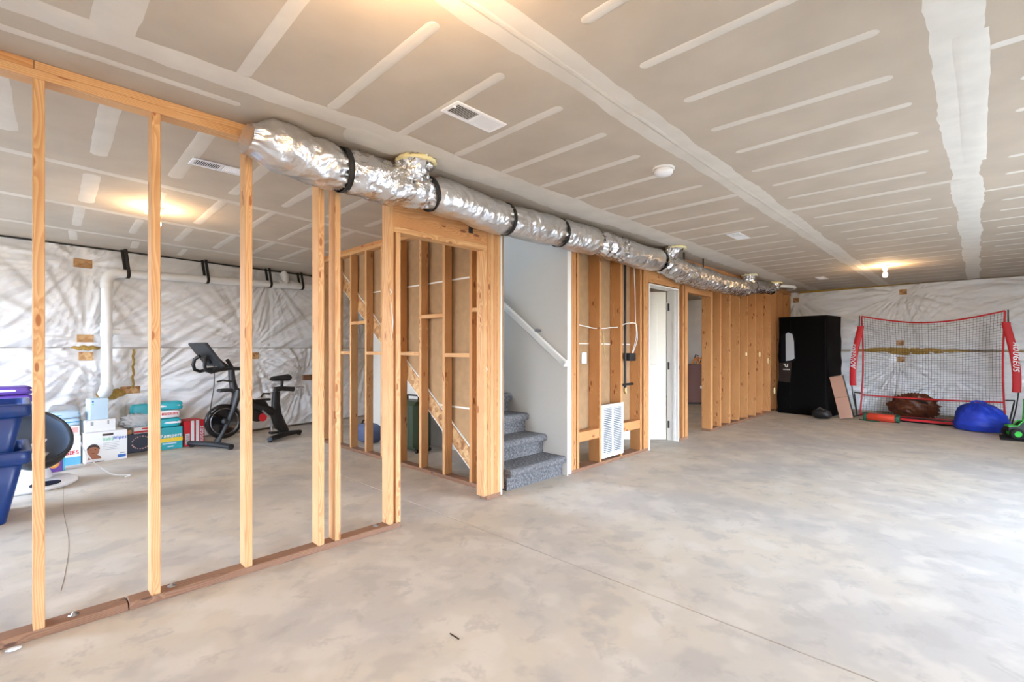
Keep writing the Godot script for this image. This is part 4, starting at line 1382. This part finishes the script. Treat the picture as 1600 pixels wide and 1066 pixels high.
func build_bike() -> void:
	var o := Vector3(2.2, 0, 0.95)
	var t := thing("exercise_bike", "black exercise bike with a tilted screen by the plastic wall", "exercise bike", L(2.2, 0, 0.95))
	var V := func(s: float, y: float, n := 0.95) -> Vector3: return Vector3(s, y, n) - o
	var curve := func(a: Array, r, m: Material, called: String, flat := 1.0) -> MeshInstance3D:
		var st := stn()
		tube(st, a, r, 12, false, true, flat)
		return put(called, st, m, t)
	# screen: a slab facing the rider, its back to the room
	var e0: Vector3 = V.call(1.566, 1.325, 0.68)
	var ex := Vector3(0, 0, 1)
	var ey := Vector3(0.215, -0.305, 0).normalized()
	var sx := Transform3D(Basis(ex, ey, ex.cross(ey)), e0)
	var st := stn()
	box(st, Vector3(0, 0, -0.015), Vector3(0.54, 0.36, 0.015), 0.012, 1, Vector2.ZERO, sx)
	var scr := put("screen", st, M.charcoal, t)
	st = stn()
	box(st, Vector3(0.012, 0.012, 0.0152), Vector3(0.528, 0.348, 0.017), 0.0, 1, Vector2.ZERO, sx)
	put("display_glass", st, M.black_gloss, scr)
	st = stn()
	box(st, Vector3(0.21, 0.19, -0.05), Vector3(0.33, 0.29, -0.0152), 0.01, 1, Vector2.ZERO, sx)
	put("screen_mount", st, M.black, scr)
	# handlebar
	for side in [1, -1]:
		var n: float = 0.95 + 0.17 * side
		curve.call([V.call(1.95, 1.0, 0.95 + 0.04 * side), V.call(1.86, 1.0, 0.95 + 0.14 * side), V.call(1.76, 0.99, n), V.call(1.66, 0.965, n), V.call(1.60, 0.99, n), V.call(1.585, 1.05, n), V.call(1.60, 1.12, n), V.call(1.64, 1.16, 0.95 + 0.12 * side)], 0.021, M.black, "handlebar")
		curve.call([V.call(1.95, 1.01, 0.95 + 0.05 * side), V.call(1.90, 1.06, 0.95 + 0.1 * side), V.call(1.86, 1.11, 0.95 + 0.13 * side)], 0.022, M.black, "handlebar")
	curve.call([V.call(1.90, 1.0), V.call(2.18, 0.985)], 0.022, M.black, "handlebar_slider", 1.6)
	curve.call([V.call(1.80, 1.06), V.call(1.93, 1.0)], 0.03, M.black, "screen_arm")
	curve.call([V.call(1.96, 1.0), V.call(1.97, 0.85), V.call(2.0, 0.70)], [0.035, 0.04, 0.05], M.black, "handlebar_post", 1.2)
	curve.call([V.call(1.95, 0.83, 1.0), V.call(1.84, 0.85, 1.0), V.call(1.77, 0.835, 1.0)], 0.010, M.black, "resistance_lever")
	st = stn()
	box(st, V.call(1.80, 0.70, 0.90), V.call(1.99, 0.74, 1.0), 0.012)
	put("weight_tray", st, M.charcoal, t)
	# frame
	curve.call([V.call(2.03, 0.72), V.call(2.02, 0.62), V.call(1.97, 0.45), V.call(1.88, 0.24), V.call(1.78, 0.05)], [0.05, 0.045, 0.034, 0.03, 0.032], M.black, "fork", 1.9)
	curve.call([V.call(2.0, 0.72), V.call(2.15, 0.58), V.call(2.3, 0.47), V.call(2.5, 0.38)], [0.05, 0.05, 0.055, 0.06], M.black, "down_tube", 0.9)
	curve.call([V.call(2.545, 0.66), V.call(2.54, 0.5), V.call(2.545, 0.34), V.call(2.59, 0.2), V.call(2.68, 0.08)], [0.052, 0.058, 0.075, 0.085, 0.055], M.black, "rear_frame", 0.7)
	curve.call([V.call(2.53, 0.66), V.call(2.55, 0.70)], 0.034, M.black, "seat_post")
	curve.call([V.call(2.52, 0.69), V.call(2.62, 0.695), V.call(2.80, 0.675)], 0.033, M.black, "seat_slider", 0.8)
	# feet
	curve.call([V.call(1.60, 0.05, 0.62), V.call(1.70, 0.045, 0.8), V.call(1.78, 0.045, 0.98), V.call(1.85, 0.035, 1.22)], [0.03, 0.032, 0.034, 0.03], M.charcoal, "front_foot", 1.4)
	curve.call([V.call(2.36, 0.045, 1.14), V.call(2.52, 0.05, 1.06), V.call(2.68, 0.055, 0.95), V.call(2.94, 0.04, 0.86)], [0.03, 0.034, 0.04, 0.028], M.charcoal, "rear_foot", 1.4)
	for p in [[1.62, 0.64], [1.85, 1.2], [2.37, 1.13], [2.92, 0.87]]:
		st = stn()
		lathe(st, [Vector2(0, 0), Vector2(0.028, 0), Vector2(0.028, 0.02), Vector2(0.01, 0.025), Vector2(0.01, 0.04)], 14, Transform3D(Basis(), V.call(p[0], 0.0, p[1])))
		put("levelling_foot", st, M.black, t)
	# flywheel
	var wx := Transform3D(Basis(Vector3.RIGHT, PI / 2), V.call(1.87, 0.325, 0.95))
	st = stn()
	lathe(st, [Vector2(0.0, -0.012), Vector2(0.15, -0.012), Vector2(0.165, -0.028), Vector2(0.214, -0.028), Vector2(0.22, -0.02), Vector2(0.22, 0.02), Vector2(0.214, 0.028), Vector2(0.165, 0.028), Vector2(0.15, 0.012), Vector2(0.0, 0.012)], 48, wx)
	var fw := put("flywheel", st, M.black_gloss, t)
	st = stn()
	var pr := []
	for k in 48:
		pr.append(wx * Vector3(cos(TAU * k / 48) * 0.163, 0.029, sin(TAU * k / 48) * 0.163))
	tube(st, pr, 0.004, 6, true)
	put("flywheel_ring", st, M.steel, fw)
	st = stn()
	lathe(st, [Vector2(0, -0.06), Vector2(0.035, -0.06), Vector2(0.035, 0.06), Vector2(0, 0.06)], 20, wx)
	put("hub", st, M.charcoal, fw)
	# belt guard, cranks and pedals
	st = stn()
	prism(st, ring2(Vector2(0, 0), Vector2(0.15, 0.15), 28), 0.05, Transform3D(Basis(), V.call(2.30, 0.42, 0.90)))
	put("belt_guard", st, M.black, t)
	st = stn()
	prism(st, ring2(Vector2(0, 0), Vector2(0.055, 0.055), 24), 0.006, Transform3D(Basis(), V.call(2.36, 0.32, 0.952)))
	put("red_accent", st, M.red, t)
	curve.call([V.call(2.33, 0.42, 1.0), V.call(2.43, 0.31, 1.02), V.call(2.445, 0.14, 1.03)], 0.014, M.steel, "crank")
	curve.call([V.call(2.33, 0.42, 0.88), V.call(2.45, 0.52, 0.86)], 0.014, M.steel, "crank")
	for q in [[2.45, 0.115, 1.08], [2.46, 0.545, 0.82]]:
		st = stn()
		box(st, V.call(q[0] - 0.06, q[1] - 0.015, q[2] - 0.04), V.call(q[0] + 0.06, q[1] + 0.015, q[2] + 0.04), 0.008)
		put("pedal", st, M.black, t)
	curve.call([V.call(2.40, 0.58, 0.82), V.call(2.43, 0.63, 0.82), V.call(2.52, 0.62, 0.82)], 0.012, M.black, "toe_cage")
	# saddle
	st = stn()
	var rows := []
	for i in 15:
		var f := i / 14.0
		var w := lerpf(0.03, 0.10, smoothstep(0.25, 0.9, f)) * sqrt(clampf(minf(f * 9.0 + 0.1, (1.0 - f) * 7.0 + 0.05), 0.0, 1.0))
		var hgt := lerpf(0.03, 0.052, f) * sqrt(clampf(minf(f * 9.0 + 0.1, (1.0 - f) * 7.0 + 0.05), 0.0, 1.0))
		var row := PackedVector3Array()
		for k in 16:
			var a := TAU * k / 16
			row.append(V.call(2.455 + 0.30 * f, 0.835 + 0.012 * f + sin(a) * hgt, 0.95 + cos(a) * w))
		rows.append(row)
	grid(st, rows, true, false)
	put("saddle", st, M.black, t)
	curve.call([V.call(2.62, 0.70), V.call(2.63, 0.80)], 0.02, M.black, "saddle_stem")
	# weight rack wires behind the saddle
	st = stn()
	for side in [-0.1, 0.1]:
		tube(st, [V.call(2.78, 0.70, 0.95 + side), V.call(2.90, 0.70, 0.95 + side), V.call(2.88, 0.60, 0.95 + side), V.call(2.80, 0.58, 0.95 + side)], 0.005, 6)
		tube(st, [V.call(2.82, 0.70, 0.95 + side), V.call(2.84, 0.60, 0.95 + side)], 0.005, 6)
	tube(st, [V.call(2.90, 0.70, 0.85), V.call(2.90, 0.70, 1.05)], 0.005, 6)
	put("weight_rack", st, M.steel, t)
	var cd := stn_tube([[1.74 - 2.2, 1.05, 0.05], [1.72 - 2.2, 0.8, 0.1], [1.70 - 2.2, 0.6, 0.08], [1.70 - 2.2, 0.45, 0.05], [1.76 - 2.2, 0.40, 0.04]], 0.006)
	put("cable", cd, M.black, t)

# ---------- things at the far end ----------
func build_far_things() -> void:
	mat("tent_black", col(9, 9, 10), 0.7)
	mat("tent_side", col(15, 15, 20), 0.65)
	M.tent_black.metallic_specular = 0.2
	M.tent_side.metallic_specular = 0.25
	mat("clear_panel", col(186, 192, 198), 0.25)
	mat("dark_brown", col(32, 21, 16), 0.6)
	mat("pinkish_card", col(186, 146, 126), 0.8)
	mat("net_cord", col(28, 28, 40), 0.7)
	mat("bean_blue", col(18, 52, 168), 0.55)
	mat("toy_green", col(56, 176, 62), 0.45)
	mat("dark_green", col(24, 84, 62), 0.5)
	mat("toy_red", col(196, 62, 38), 0.5)
	mat("leather", col(112, 58, 28), 0.3)
	mat("rubber", col(24, 25, 27), 0.85)
	mat("cabinet_brown", col(98, 52, 36), 0.55)
	mat("orange", col(224, 130, 40), 0.5)

	# tall black tent
	var yaw := -0.16
	var t := thing("sauna_tent", "tall black fabric tent with a clear window by the stud wall", "tent", T(-2.36, 0, -10.78, yaw))
	var nz := noise(501, 1.6, 3)
	var st := stn()
	var rows := []
	for i in 41:
		var y := 1.865 * i / 40.0
		var row := PackedVector3Array()
		for k in 80:
			var a := TAU * k / 80
			var e := 0.12
			var x := signf(cos(a)) * pow(absf(cos(a)), e) * 0.43
			var z := signf(sin(a)) * pow(absf(sin(a)), e) * 0.36
			var bulge := 0.05 * exp(-pow((y - 0.25) / 0.35, 2.0))
			var d := 1.0 + bulge + 0.06 * nz.get_noise_3d(x, y, z) * sin(PI * i / 40.0)
			row.append(Vector3(x * d, y, z * d))
		rows.append(row)
	grid(st, rows, true, false)
	st.set_smooth_group(-1)
	poly(st, Array(rows[40]), Vector3.UP)
	put("body", st, M.tent_black, t)
	bpart("top_panel", Vector3(-0.425, 1.86, -0.355), Vector3(0.425, 1.875, 0.355), M.tent_side, t, 0.006)
	# clear window and its rolled cover on the front face
	st = stn()
	prism(st, PackedVector2Array([Vector2(-0.36, 1.0), Vector2(-0.36, 1.52), Vector2(-0.29, 1.56), Vector2(-0.14, 1.57), Vector2(-0.10, 1.44), Vector2(-0.09, 1.05), Vector2(-0.18, 1.0)]), 0.012, T(0, 0, 0.372))
	put("window_cover", st, M.tent_side, t)
	st = stn()
	prism(st, PackedVector2Array([Vector2(-0.265, 1.02), Vector2(-0.27, 1.54), Vector2(-0.23, 1.57), Vector2(-0.15, 1.54), Vector2(-0.12, 1.40), Vector2(-0.11, 1.07), Vector2(-0.18, 1.03)]), 0.016, T(0, 0, 0.372))
	put("clear_window", st, M.clear_panel, t)
	st = stn()
	prism(st, PackedVector2Array([Vector2(-0.40, 0.62), Vector2(-0.40, 0.98), Vector2(-0.16, 1.0), Vector2(-0.19, 0.6)]), 0.012, T(0, 0, 0.376))
	put("pocket", st, M.dark_brown, t)
	st = stn()
	tube(st, [Vector3(-0.30, 0.955, 0.394), Vector3(-0.275, 0.955, 0.394), Vector3(-0.272, 0.915, 0.394), Vector3(-0.255, 0.902, 0.394), Vector3(-0.235, 0.915, 0.394), Vector3(-0.232, 0.96, 0.394)], 0.009, 8)
	put("logo_mark", st, M.white, t)
	st = stn()
	for k in 7:
		box(st, Vector3(-0.315 + k * 0.018, 0.845, 0.386), Vector3(-0.303 + k * 0.018, 0.862, 0.391), 0.0)
	put("logo_line", st, M.white, t)
	for s in [-1, 1]:
		bpart("zip", Vector3(0.41 * s - 0.006 + (0.0 if s > 0 else 0.22), 0.1, 0.363), Vector3(0.41 * s + 0.006 + (0.0 if s > 0 else 0.22), 1.8, 0.38), M.tent_side, t, 0.002)

	var bb := thing("black_bag", "small black bag slumped at the foot of the black tent", "bag", T(-2.02, 0, -10.08))
	st = stn()
	pillow(st, Vector3(0.30, 0.17, 0.2), 0.8, 0.03, 511)
	put("body", st, M.black, bb)
	st = stn()
	tube(st, [Vector3(-0.08, 0.15, 0.03), Vector3(-0.02, 0.20, 0.03), Vector3(0.07, 0.15, 0.03)], 0.008, 6)
	put("handle", st, M.steel, bb)

	# board leaning against the tent
	var cb := thing("leaning_board", "folded tan cardboard panel leaning against the black tent", "board", Transform3D(Basis(Vector3.UP, -0.25) * Basis(Vector3(0, 0, 1), 0.235), Vector3(-1.67, 0.025, -10.26)))
	bpart("upper_panel", Vector3(-0.105, 0.375, 0.0), Vector3(0.105, 0.76, 0.014), M.pinkish_card, cb, 0.002)
	bpart("lower_panel", Vector3(-0.105, 0.0, 0.0), Vector3(0.105, 0.37, 0.018), M.pinkish_card, cb, 0.002)
	bpart("backing", Vector3(-0.11, 0.0, -0.05), Vector3(0.105, 0.755, -0.001), M.black, cb, 0.003)
	bpart("top_clip", Vector3(-0.07, 0.755, -0.02), Vector3(0.08, 0.772, 0.016), M.charcoal, cb, 0.002)

	# practice net with red sleeves
	var n := thing("practice_net", "large black sports net with red edging and red printed side sleeves", "net", T(-0.63, 0, -11.1))
	var surf := func(u: float, v: float) -> Vector3:
		# u across 0..1, v up 0..1
		var top := 1.865 - 0.15 * sin(PI * u)
		var bot := 0.06
		var x := lerpf(-0.945, 0.945, u) + 0.05 * sin(PI * v) * (0.5 - u)
		return Vector3(x, lerpf(bot, top, v), -0.20 * sin(PI * u) * (0.35 + 0.65 * sin(PI * v)) + 0.14 * pow(1.0 - v, 3.0))
	st = stn()
	var nu := 46
	var nv := 42
	for i in nu + 1:
		var pts := []
		for k in 19:
			pts.append(surf.call(float(i) / nu, k / 18.0))
		tube(st, pts, 0.0022, 3, false, false)
	for j in nv + 1:
		var pts := []
		for k in 19:
			pts.append(surf.call(k / 18.0, float(j) / nv))
		tube(st, pts, 0.0022, 3, false, false)
	var net := put("netting", st, M.net_cord, n)
	net.set_meta("kind", "stuff")
	for v in [1.0, 0.185]:
		var pts := []
		for k in 25:
			pts.append(surf.call(k / 24.0, v) + Vector3(0, 0, 0.006))
		st = stn()
		tube(st, pts, 0.013, 8, false, true, 0.5)
		put("red_edging", st, M.red, n)
	for u in [0.0, 1.0]:
		var pts := []
		for k in 17:
			pts.append(surf.call(u, k / 16.0))
		st = stn()
		tube(st, pts, 0.013, 8)
		put("red_edging", st, M.red, n)
	var pts2 := []
	for k in 25:
		pts2.append(surf.call(k / 24.0, 0.0) + Vector3(0, -0.02, 0.05))
	st = stn()
	tube(st, pts2, 0.02, 8)
	put("red_edging", st, M.red, n)
	for s in [-1, 1]:
		# bowed pole, sleeve with lettering, foot
		var pole := []
		for k in 17:
			var f := k / 16.0
			pole.append(Vector3(s * (0.98 + 0.12 * sin(PI * clampf(f * 1.02 + 0.1, 0, 1))), 0.02 + 1.86 * f, 0.05 * sin(PI * f) - 0.02))
		st = stn()
		tube(st, pole, 0.009, 8)
		put("pole", st, M.black, n)
		st = stn()
		var rs := []
		for k in 21:
			var f := k / 20.0
			var y := 0.56 + 1.12 * f
			var cx: float = s * (0.975 + 0.12 * sin(PI * clampf(y / 1.86 * 1.02 + 0.1, 0, 1)))
			var row := PackedVector3Array()
			for q in 12:
				var a := TAU * q / 12
				row.append(Vector3(cx - s * 0.02 + cos(a) * 0.052, y, 0.035 + sin(a) * 0.014))
			rs.append(row)
		grid(st, rs, true, false)
		var sl := put("sleeve", st, M.red, n)
		var bx := Basis(Vector3(0, 0, 1), PI / 2 if s < 0 else -PI / 2)
		words("AOUGEUS", 0.10, M.white, sl, Transform3D(bx * Basis(Vector3(1, 0, 0), Vector3(0.25, 1, 0), Vector3(0, 0, 1)), Vector3(s * 1.067, 1.12, 0.052)))
		st = stn()
		tube(st, [Vector3(s * 0.95, 0.42, 0.0), Vector3(s * 1.05, 0.43, 0.05), Vector3(s * 1.04, 0.38, 0.08), Vector3(s * 0.97, 0.02, 0.30)], 0.011, 8)
		tube(st, [Vector3(s * 1.08, 0.012, 0.55), Vector3(s * 0.97, 0.02, 0.30), Vector3(s * 0.93, 0.012, -0.2)], 0.011, 8)
		put("foot_frame", st, M.black, n)

	var lb := thing("leather_heap", "shiny brown crumpled leather heap behind the net", "bag", T(-0.84, 0, -11.36))
	st = stn()
	var cm := MeshInstance3D.new()
	cm.name = "body"
	cm.mesh = crumple(Vector3(0.72, 0.46, 0.24), 527, 0.45)
	cm.material_override = M.leather
	lb.add_child(cm)
	st = stn()
	tube(st, [Vector3(-0.2, 0.3, 0.06), Vector3(0.0, 0.36, 0.1), Vector3(0.2, 0.28, 0.06)], 0.02, 8)
	put("strap", st, M.dark_brown, lb)

	var rt := thing("rolled_bag", "orange-red rolled bag with green ends on the floor before the net", "bag", T(-1.19, 0, -10.38, -0.15))
	st = stn()
	lathe(st, [Vector2(0.0, -0.22), Vector2(0.05, -0.22), Vector2(0.066, -0.19), Vector2(0.066, 0.19), Vector2(0.05, 0.22), Vector2(0, 0.22)], 18, Transform3D(Basis(Vector3(0, 0, 1), PI / 2), Vector3(0, 0.067, 0)))
	put("roll", st, M.toy_red, rt)
	for x in [-0.235, 0.215]:
		st = stn()
		lathe(st, [Vector2(0.0, -0.03), Vector2(0.068, -0.03), Vector2(0.07, 0.0), Vector2(0.068, 0.02), Vector2(0, 0.02)], 18, Transform3D(Basis(Vector3(0, 0, 1), PI / 2), Vector3(x, 0.071, 0)))
		put("end_cap", st, M.dark_green, rt)
	st = stn()
	tube(st, [Vector3(-0.3, 0.012, 0.08), Vector3(-0.15, 0.012, 0.14), Vector3(0.0, 0.012, 0.10)], 0.01, 8)
	put("strap", st, M.dark_green, rt)
	var cb2 := thing("carry_bag", "flat red and black net carry bag lying along the floor", "bag", T(-0.62, 0, -10.62, -0.12))
	st = stn()
	pillow(st, Vector3(0.78, 0.085, 0.16), 0.5, 0.01, 531)
	put("body", st, M.black, cb2)
	bpart("red_band", Vector3(-0.37, 0.03, 0.07), Vector3(0.36, 0.065, 0.083), M.red, cb2, 0.003)

	# bean bag
	var be := thing("bean_bag", "royal blue bean bag on the floor in front of the net", "bean bag", T(0.04, 0, -10.32))
	st = stn()
	rows = []
	var nb := noise(541, 2.5, 2)
	for i in 31:
		var f := i / 30.0
		var row := PackedVector3Array()
		var pr: float = (pow(clampf(1.0 - pow(f, 2.4), 0.0, 1.0), 0.6) * 0.335 if f > 0.22 else lerpf(0.28, 0.328, sqrt(f / 0.22)))
		if i == 0:
			pr = 0.0
		for k in 72:
			var a := TAU * k / 72
			var fold := 0.11 * smoothstep(0.35, 1.0, f) * (0.5 - absf(nb.get_noise_2d(cos(a) * 1.6 + sin(a) * 2.2, f * 0.6))) + 0.03 * nb.get_noise_3d(cos(a) * 0.4, f * 0.5, sin(a) * 0.4)
			fold += 0.022 * smoothstep(0.5, 0.9, f) * (0.5 - absf(sin(a * 5.5 + 2.0 * nb.get_noise_2d(a, f))))
			fold += 0.006 * sin(f * 34.0 + 3.0 * nb.get_noise_2d(a, 0.0)) * (1.0 - f)
			row.append(Vector3(cos(a) * (pr + fold * minf(1.0, pr * 6.0)) + 0.0 - 0.03 * f, f * 0.43, sin(a) * (pr + fold * minf(1.0, pr * 6.0))))
		rows.append(row)
	grid(st, rows, true, false)
	put("cover", st, M.bean_blue, be)
	st = stn()
	tube(st, [Vector3(-0.12, 0.425, 0.06), Vector3(-0.06, 0.455, 0.07), Vector3(0.02, 0.445, 0.07), Vector3(0.06, 0.42, 0.08)], 0.014, 8)
	put("handle", st, M.bean_blue, be)
	bpart("label_tag", Vector3(0.24, 0.004, 0.19), Vector3(0.31, 0.012, 0.25), M.white, be, 0.001)

	# toy truck on a mat
	tag(bpart("floor_mat", Vector3(0.22, 0, -9.95), Vector3(0.95, 0.012, -9.42), M.rubber, self, 0.003), "dark grey mat under the toy truck", "mat")
	var tk := thing("toy_truck", "black and green toy monster truck at the right edge", "toy truck", T(0.47, 0.012, -9.68, 0.35))
	for q in [[-0.13, 0.11], [0.13, 0.11], [-0.13, -0.11], [0.13, -0.11]]:
		st = stn()
		var wx := Transform3D(Basis(Vector3.RIGHT, PI / 2), Vector3(q[0], 0.075, q[1]))
		lathe(st, [Vector2(0.04, -0.035), Vector2(0.068, -0.035), Vector2(0.075, -0.02), Vector2(0.075, 0.02), Vector2(0.068, 0.035), Vector2(0.04, 0.035)], 24, wx)
		var wh := put("wheel", st, M.rubber, tk)
		st = stn()
		lathe(st, [Vector2(0, -0.03), Vector2(0.045, -0.03), Vector2(0.048, 0.0), Vector2(0.045, 0.03), Vector2(0.03, 0.032), Vector2(0.026, 0.02), Vector2(0, 0.02)], 20, wx)
		put("rim", st, M.toy_green, wh)
	st = stn()
	prism(st, PackedVector2Array([Vector2(-0.2, 0.1), Vector2(-0.2, 0.16), Vector2(-0.09, 0.175), Vector2(-0.05, 0.235), Vector2(0.06, 0.24), Vector2(0.1, 0.17), Vector2(0.2, 0.165), Vector2(0.2, 0.1)]), 0.14, T(0, 0, -0.07))
	put("body", st, M.black, tk)
	bpart("hood", Vector3(-0.2, 0.16, -0.06), Vector3(-0.09, 0.185, 0.06), M.toy_green, tk, 0.008)
	st = stn()
	tube(st, [Vector3(0.18, 0.16, 0.06), Vector3(0.06, 0.25, 0.06), Vector3(-0.05, 0.245, 0.06), Vector3(-0.1, 0.18, 0.06)], 0.009, 8)
	tube(st, [Vector3(0.18, 0.16, -0.06), Vector3(0.06, 0.25, -0.06), Vector3(-0.05, 0.245, -0.06), Vector3(-0.1, 0.18, -0.06)], 0.009, 8)
	put("roll_bar", st, M.toy_green, tk)
	# small goal with a green frame behind it
	var gl := thing("small_goal", "small goal with a bright green frame and white netting at the right edge", "goal", T(0.60, 0, -10.40))
	st = stn()
	tube(st, [Vector3(-0.13, 0.01, 0.1), Vector3(-0.10, 0.25, 0.08), Vector3(-0.09, 0.5, 0.02), Vector3(-0.02, 0.58, 0), Vector3(0.3, 0.56, 0), Vector3(0.7, 0.56, 0), Vector3(0.82, 0.45, 0.02), Vector3(0.85, 0.01, 0.1)], [0.02, 0.03, 0.03, 0.02, 0.02, 0.02, 0.02, 0.02], 10)
	put("frame", st, M.toy_green, gl)
	st = stn()
	for i in 20:
		var x := -0.08 + i * 0.046
		tube(st, [Vector3(x, 0.01, -0.3), Vector3(x, 0.55, 0.0)], 0.002, 3, false, false)
	for j in 12:
		tube(st, [Vector3(-0.09, 0.045 * j + 0.02, -0.3 + 0.025 * j), Vector3(0.83, 0.045 * j + 0.02, -0.3 + 0.025 * j)], 0.002, 3, false, false)
	put("netting", st, M.white, gl).set_meta("kind", "stuff")

	# back room seen through the second opening
	var cab := thing("brown_cabinet", "reddish brown cabinet seen through the stud doorway", "cabinet", T(-4.55, 0, -11.0, 0.6))
	bpart("body", Vector3(-0.5, 0.04, -0.2), Vector3(0.5, 0.9, 0.2), M.cabinet_brown, cab, 0.004)
	bpart("plinth", Vector3(-0.48, 0, -0.19), Vector3(0.48, 0.04, 0.18), M.dark_brown, cab, 0.0)
	st = stn()
	tube(st, [Vector3(-0.04, 0.12, 0.215), Vector3(-0.05, 0.6, 0.215)], 0.008, 8)
	put("handle", st, M.white, cab)
	bpart("paper_label", Vector3(-0.09, 0.36, 0.2), Vector3(0.02, 0.42, 0.226), M.white, cab, 0.0)
	var hs := thing("orange_toy", "orange and black spiky toy lying on the brown cabinet", "toy", T(-4.5, 0.9, -11.0, 0.6))
	st = stn()
	for k in 7:
		var x := -0.28 + k * 0.09
		tube(st, [Vector3(x, 0.015, 0.05), Vector3(x + 0.05, 0.12 + 0.05 * sin(k * 2.0), 0.06), Vector3(x + 0.13, 0.10 + 0.06 * cos(k * 1.7), 0.05), Vector3(x + 0.16, 0.015, 0.04)], [0.016, 0.022, 0.02, 0.012], 8)
	put("spikes", st, M.orange, hs)
	st = stn()
	for k in 4:
		tube(st, [Vector3(-0.25 + k * 0.15, 0.012, 0), Vector3(-0.2 + k * 0.15, 0.22, 0.02), Vector3(-0.14 + k * 0.15, 0.2, 0.02)], 0.012, 8)
	put("straps", st, M.black, hs)

	# crumbs on the concrete
	tag(bpart("wood_splinter", Vector3(-1.66, 0, -1.33), Vector3(-1.60, 0.003, -1.325), M.dark_brown, self, 0.0, 0), "dark wood splinter lying on the bare concrete", "debris")
	var pc := stn()
	pillow(pc, Vector3(0.012, 0.006, 0.008), 0.7, 0.0, 3, 10, 6, T(-1.3, 0, -0.83))
	tag(put("plastic_chip", pc, M.red), "tiny red plastic chip on the concrete near the viewer", "debris")
	var pp := MeshInstance3D.new()
	pp.name = numbered("paper_scrap")
	pp.mesh = crumple(Vector3(0.035, 0.01, 0.05), 551)
	pp.material_override = M.white
	add_child(pp)
	pp.position = Vector3(-2.87, 0, 0.0)
	tag(pp, "crumpled white paper scrap against the bottom plate", "debris")

func lamp_bulb(x: float, z: float, label: String, e: float) -> void:
	var t := thing("ceiling_lamp", label, "lamp", T(x, H, z), "bare ceiling bulbs")
	var st := stn()
	lathe(st, [Vector2(0, 0), Vector2(0.055, 0), Vector2(0.055, -0.012), Vector2(0.035, -0.03), Vector2(0.024, -0.075), Vector2(0, -0.075)], 20)
	put("lamp_holder", st, M.white, t)
	var s2 := stn()
	lathe(s2, [Vector2(0.0, -0.076), Vector2(0.014, -0.076), Vector2(0.016, -0.09), Vector2(0.03, -0.125), Vector2(0.033, -0.145), Vector2(0.024, -0.168), Vector2(0, -0.178)], 20)
	put("bulb", s2, M.bulb, t)
	var o := OmniLight3D.new()
	o.name = "bulb_light"
	o.light_color = WARM
	o.light_energy = e
	o.light_size = 0.03
	o.omni_range = 20.0
	o.omni_attenuation = 2.0
	o.shadow_enabled = true
	o.position = Vector3(0, -0.15, 0)
	t.add_child(o)

func _ready() -> void:
	rng.seed = 7
	# camera
	var cam := Camera3D.new()
	cam.name = "camera"
	cam.projection = Camera3D.PROJECTION_FRUSTUM
	cam.near = 0.05
	cam.far = 100.0
	cam.size = 0.05 * 1066.0 / 753.0
	cam.frustum_offset = Vector2(0, 0.05 * 13.0 / 753.0)
	cam.position = Vector3(0, 1.245, 0)
	cam.rotation = Vector3(0, deg_to_rad(44.03), 0)
	add_child(cam)
	cam.current = true
	# sky and exposure
	var env := Environment.new()
	var sky := Sky.new()
	var sm := ProceduralSkyMaterial.new()
	sm.sky_top_color = col(178, 204, 238)
	sm.sky_horizon_color = col(230, 236, 246)
	sm.ground_horizon_color = col(200, 202, 200)
	sm.ground_bottom_color = col(176, 172, 164)
	sm.sky_energy_multiplier = SKY
	sm.ground_energy_multiplier = SKY * 0.55
	sky.sky_material = sm
	env.background_mode = Environment.BG_SKY
	env.sky = sky
	env.tonemap_mode = Environment.TONE_MAPPER_LINEAR
	env.tonemap_exposure = EXPOSURE
	env.sdfgi_enabled = true
	env.ssao_enabled = true
	env.ssil_enabled = true
	var we := WorldEnvironment.new()
	we.name = "surroundings"
	we.environment = env
	add_child(we)

	LX = Transform3D(Basis(Vector3(-0.1174, 0, -0.9931), Vector3.UP, Vector3(0.9931, 0, -0.1174)), Vector3(-7.66, 0, 0.1))
	make_materials()
	var g := mat("glass", Color(1, 1, 1, 0.06), 0.02)
	g.transparency = BaseMaterial3D.TRANSPARENCY_ALPHA
	var bm := mat("bulb", col(255, 240, 214), 0.4)
	bm.emission_enabled = true
	bm.emission = col(255, 226, 180)
	bm.emission_energy_multiplier = 8.0
	build_floor()
	build_ceiling()
	build_outer_walls()
	build_middle_wall()
	build_stairs()
	build_duct()
	build_services()
	build_door()
	build_left_things()
	build_far_things()
	lamp_bulb(-0.987, -8.96, "lit bare bulb on the ceiling in front of the net wall", BULB * 0.7)
	lamp_bulb(-5.18, -0.874, "lit bare bulb on the ceiling of the left room", BULB * 0.6)
	lamp_bulb(-1.15, -0.75, "lit bare bulb on the ceiling just above the view", BULB * 1.35)
	lamp_bulb(-5.6, -7.4, "lit bare bulb on the ceiling of the back room", BULB)
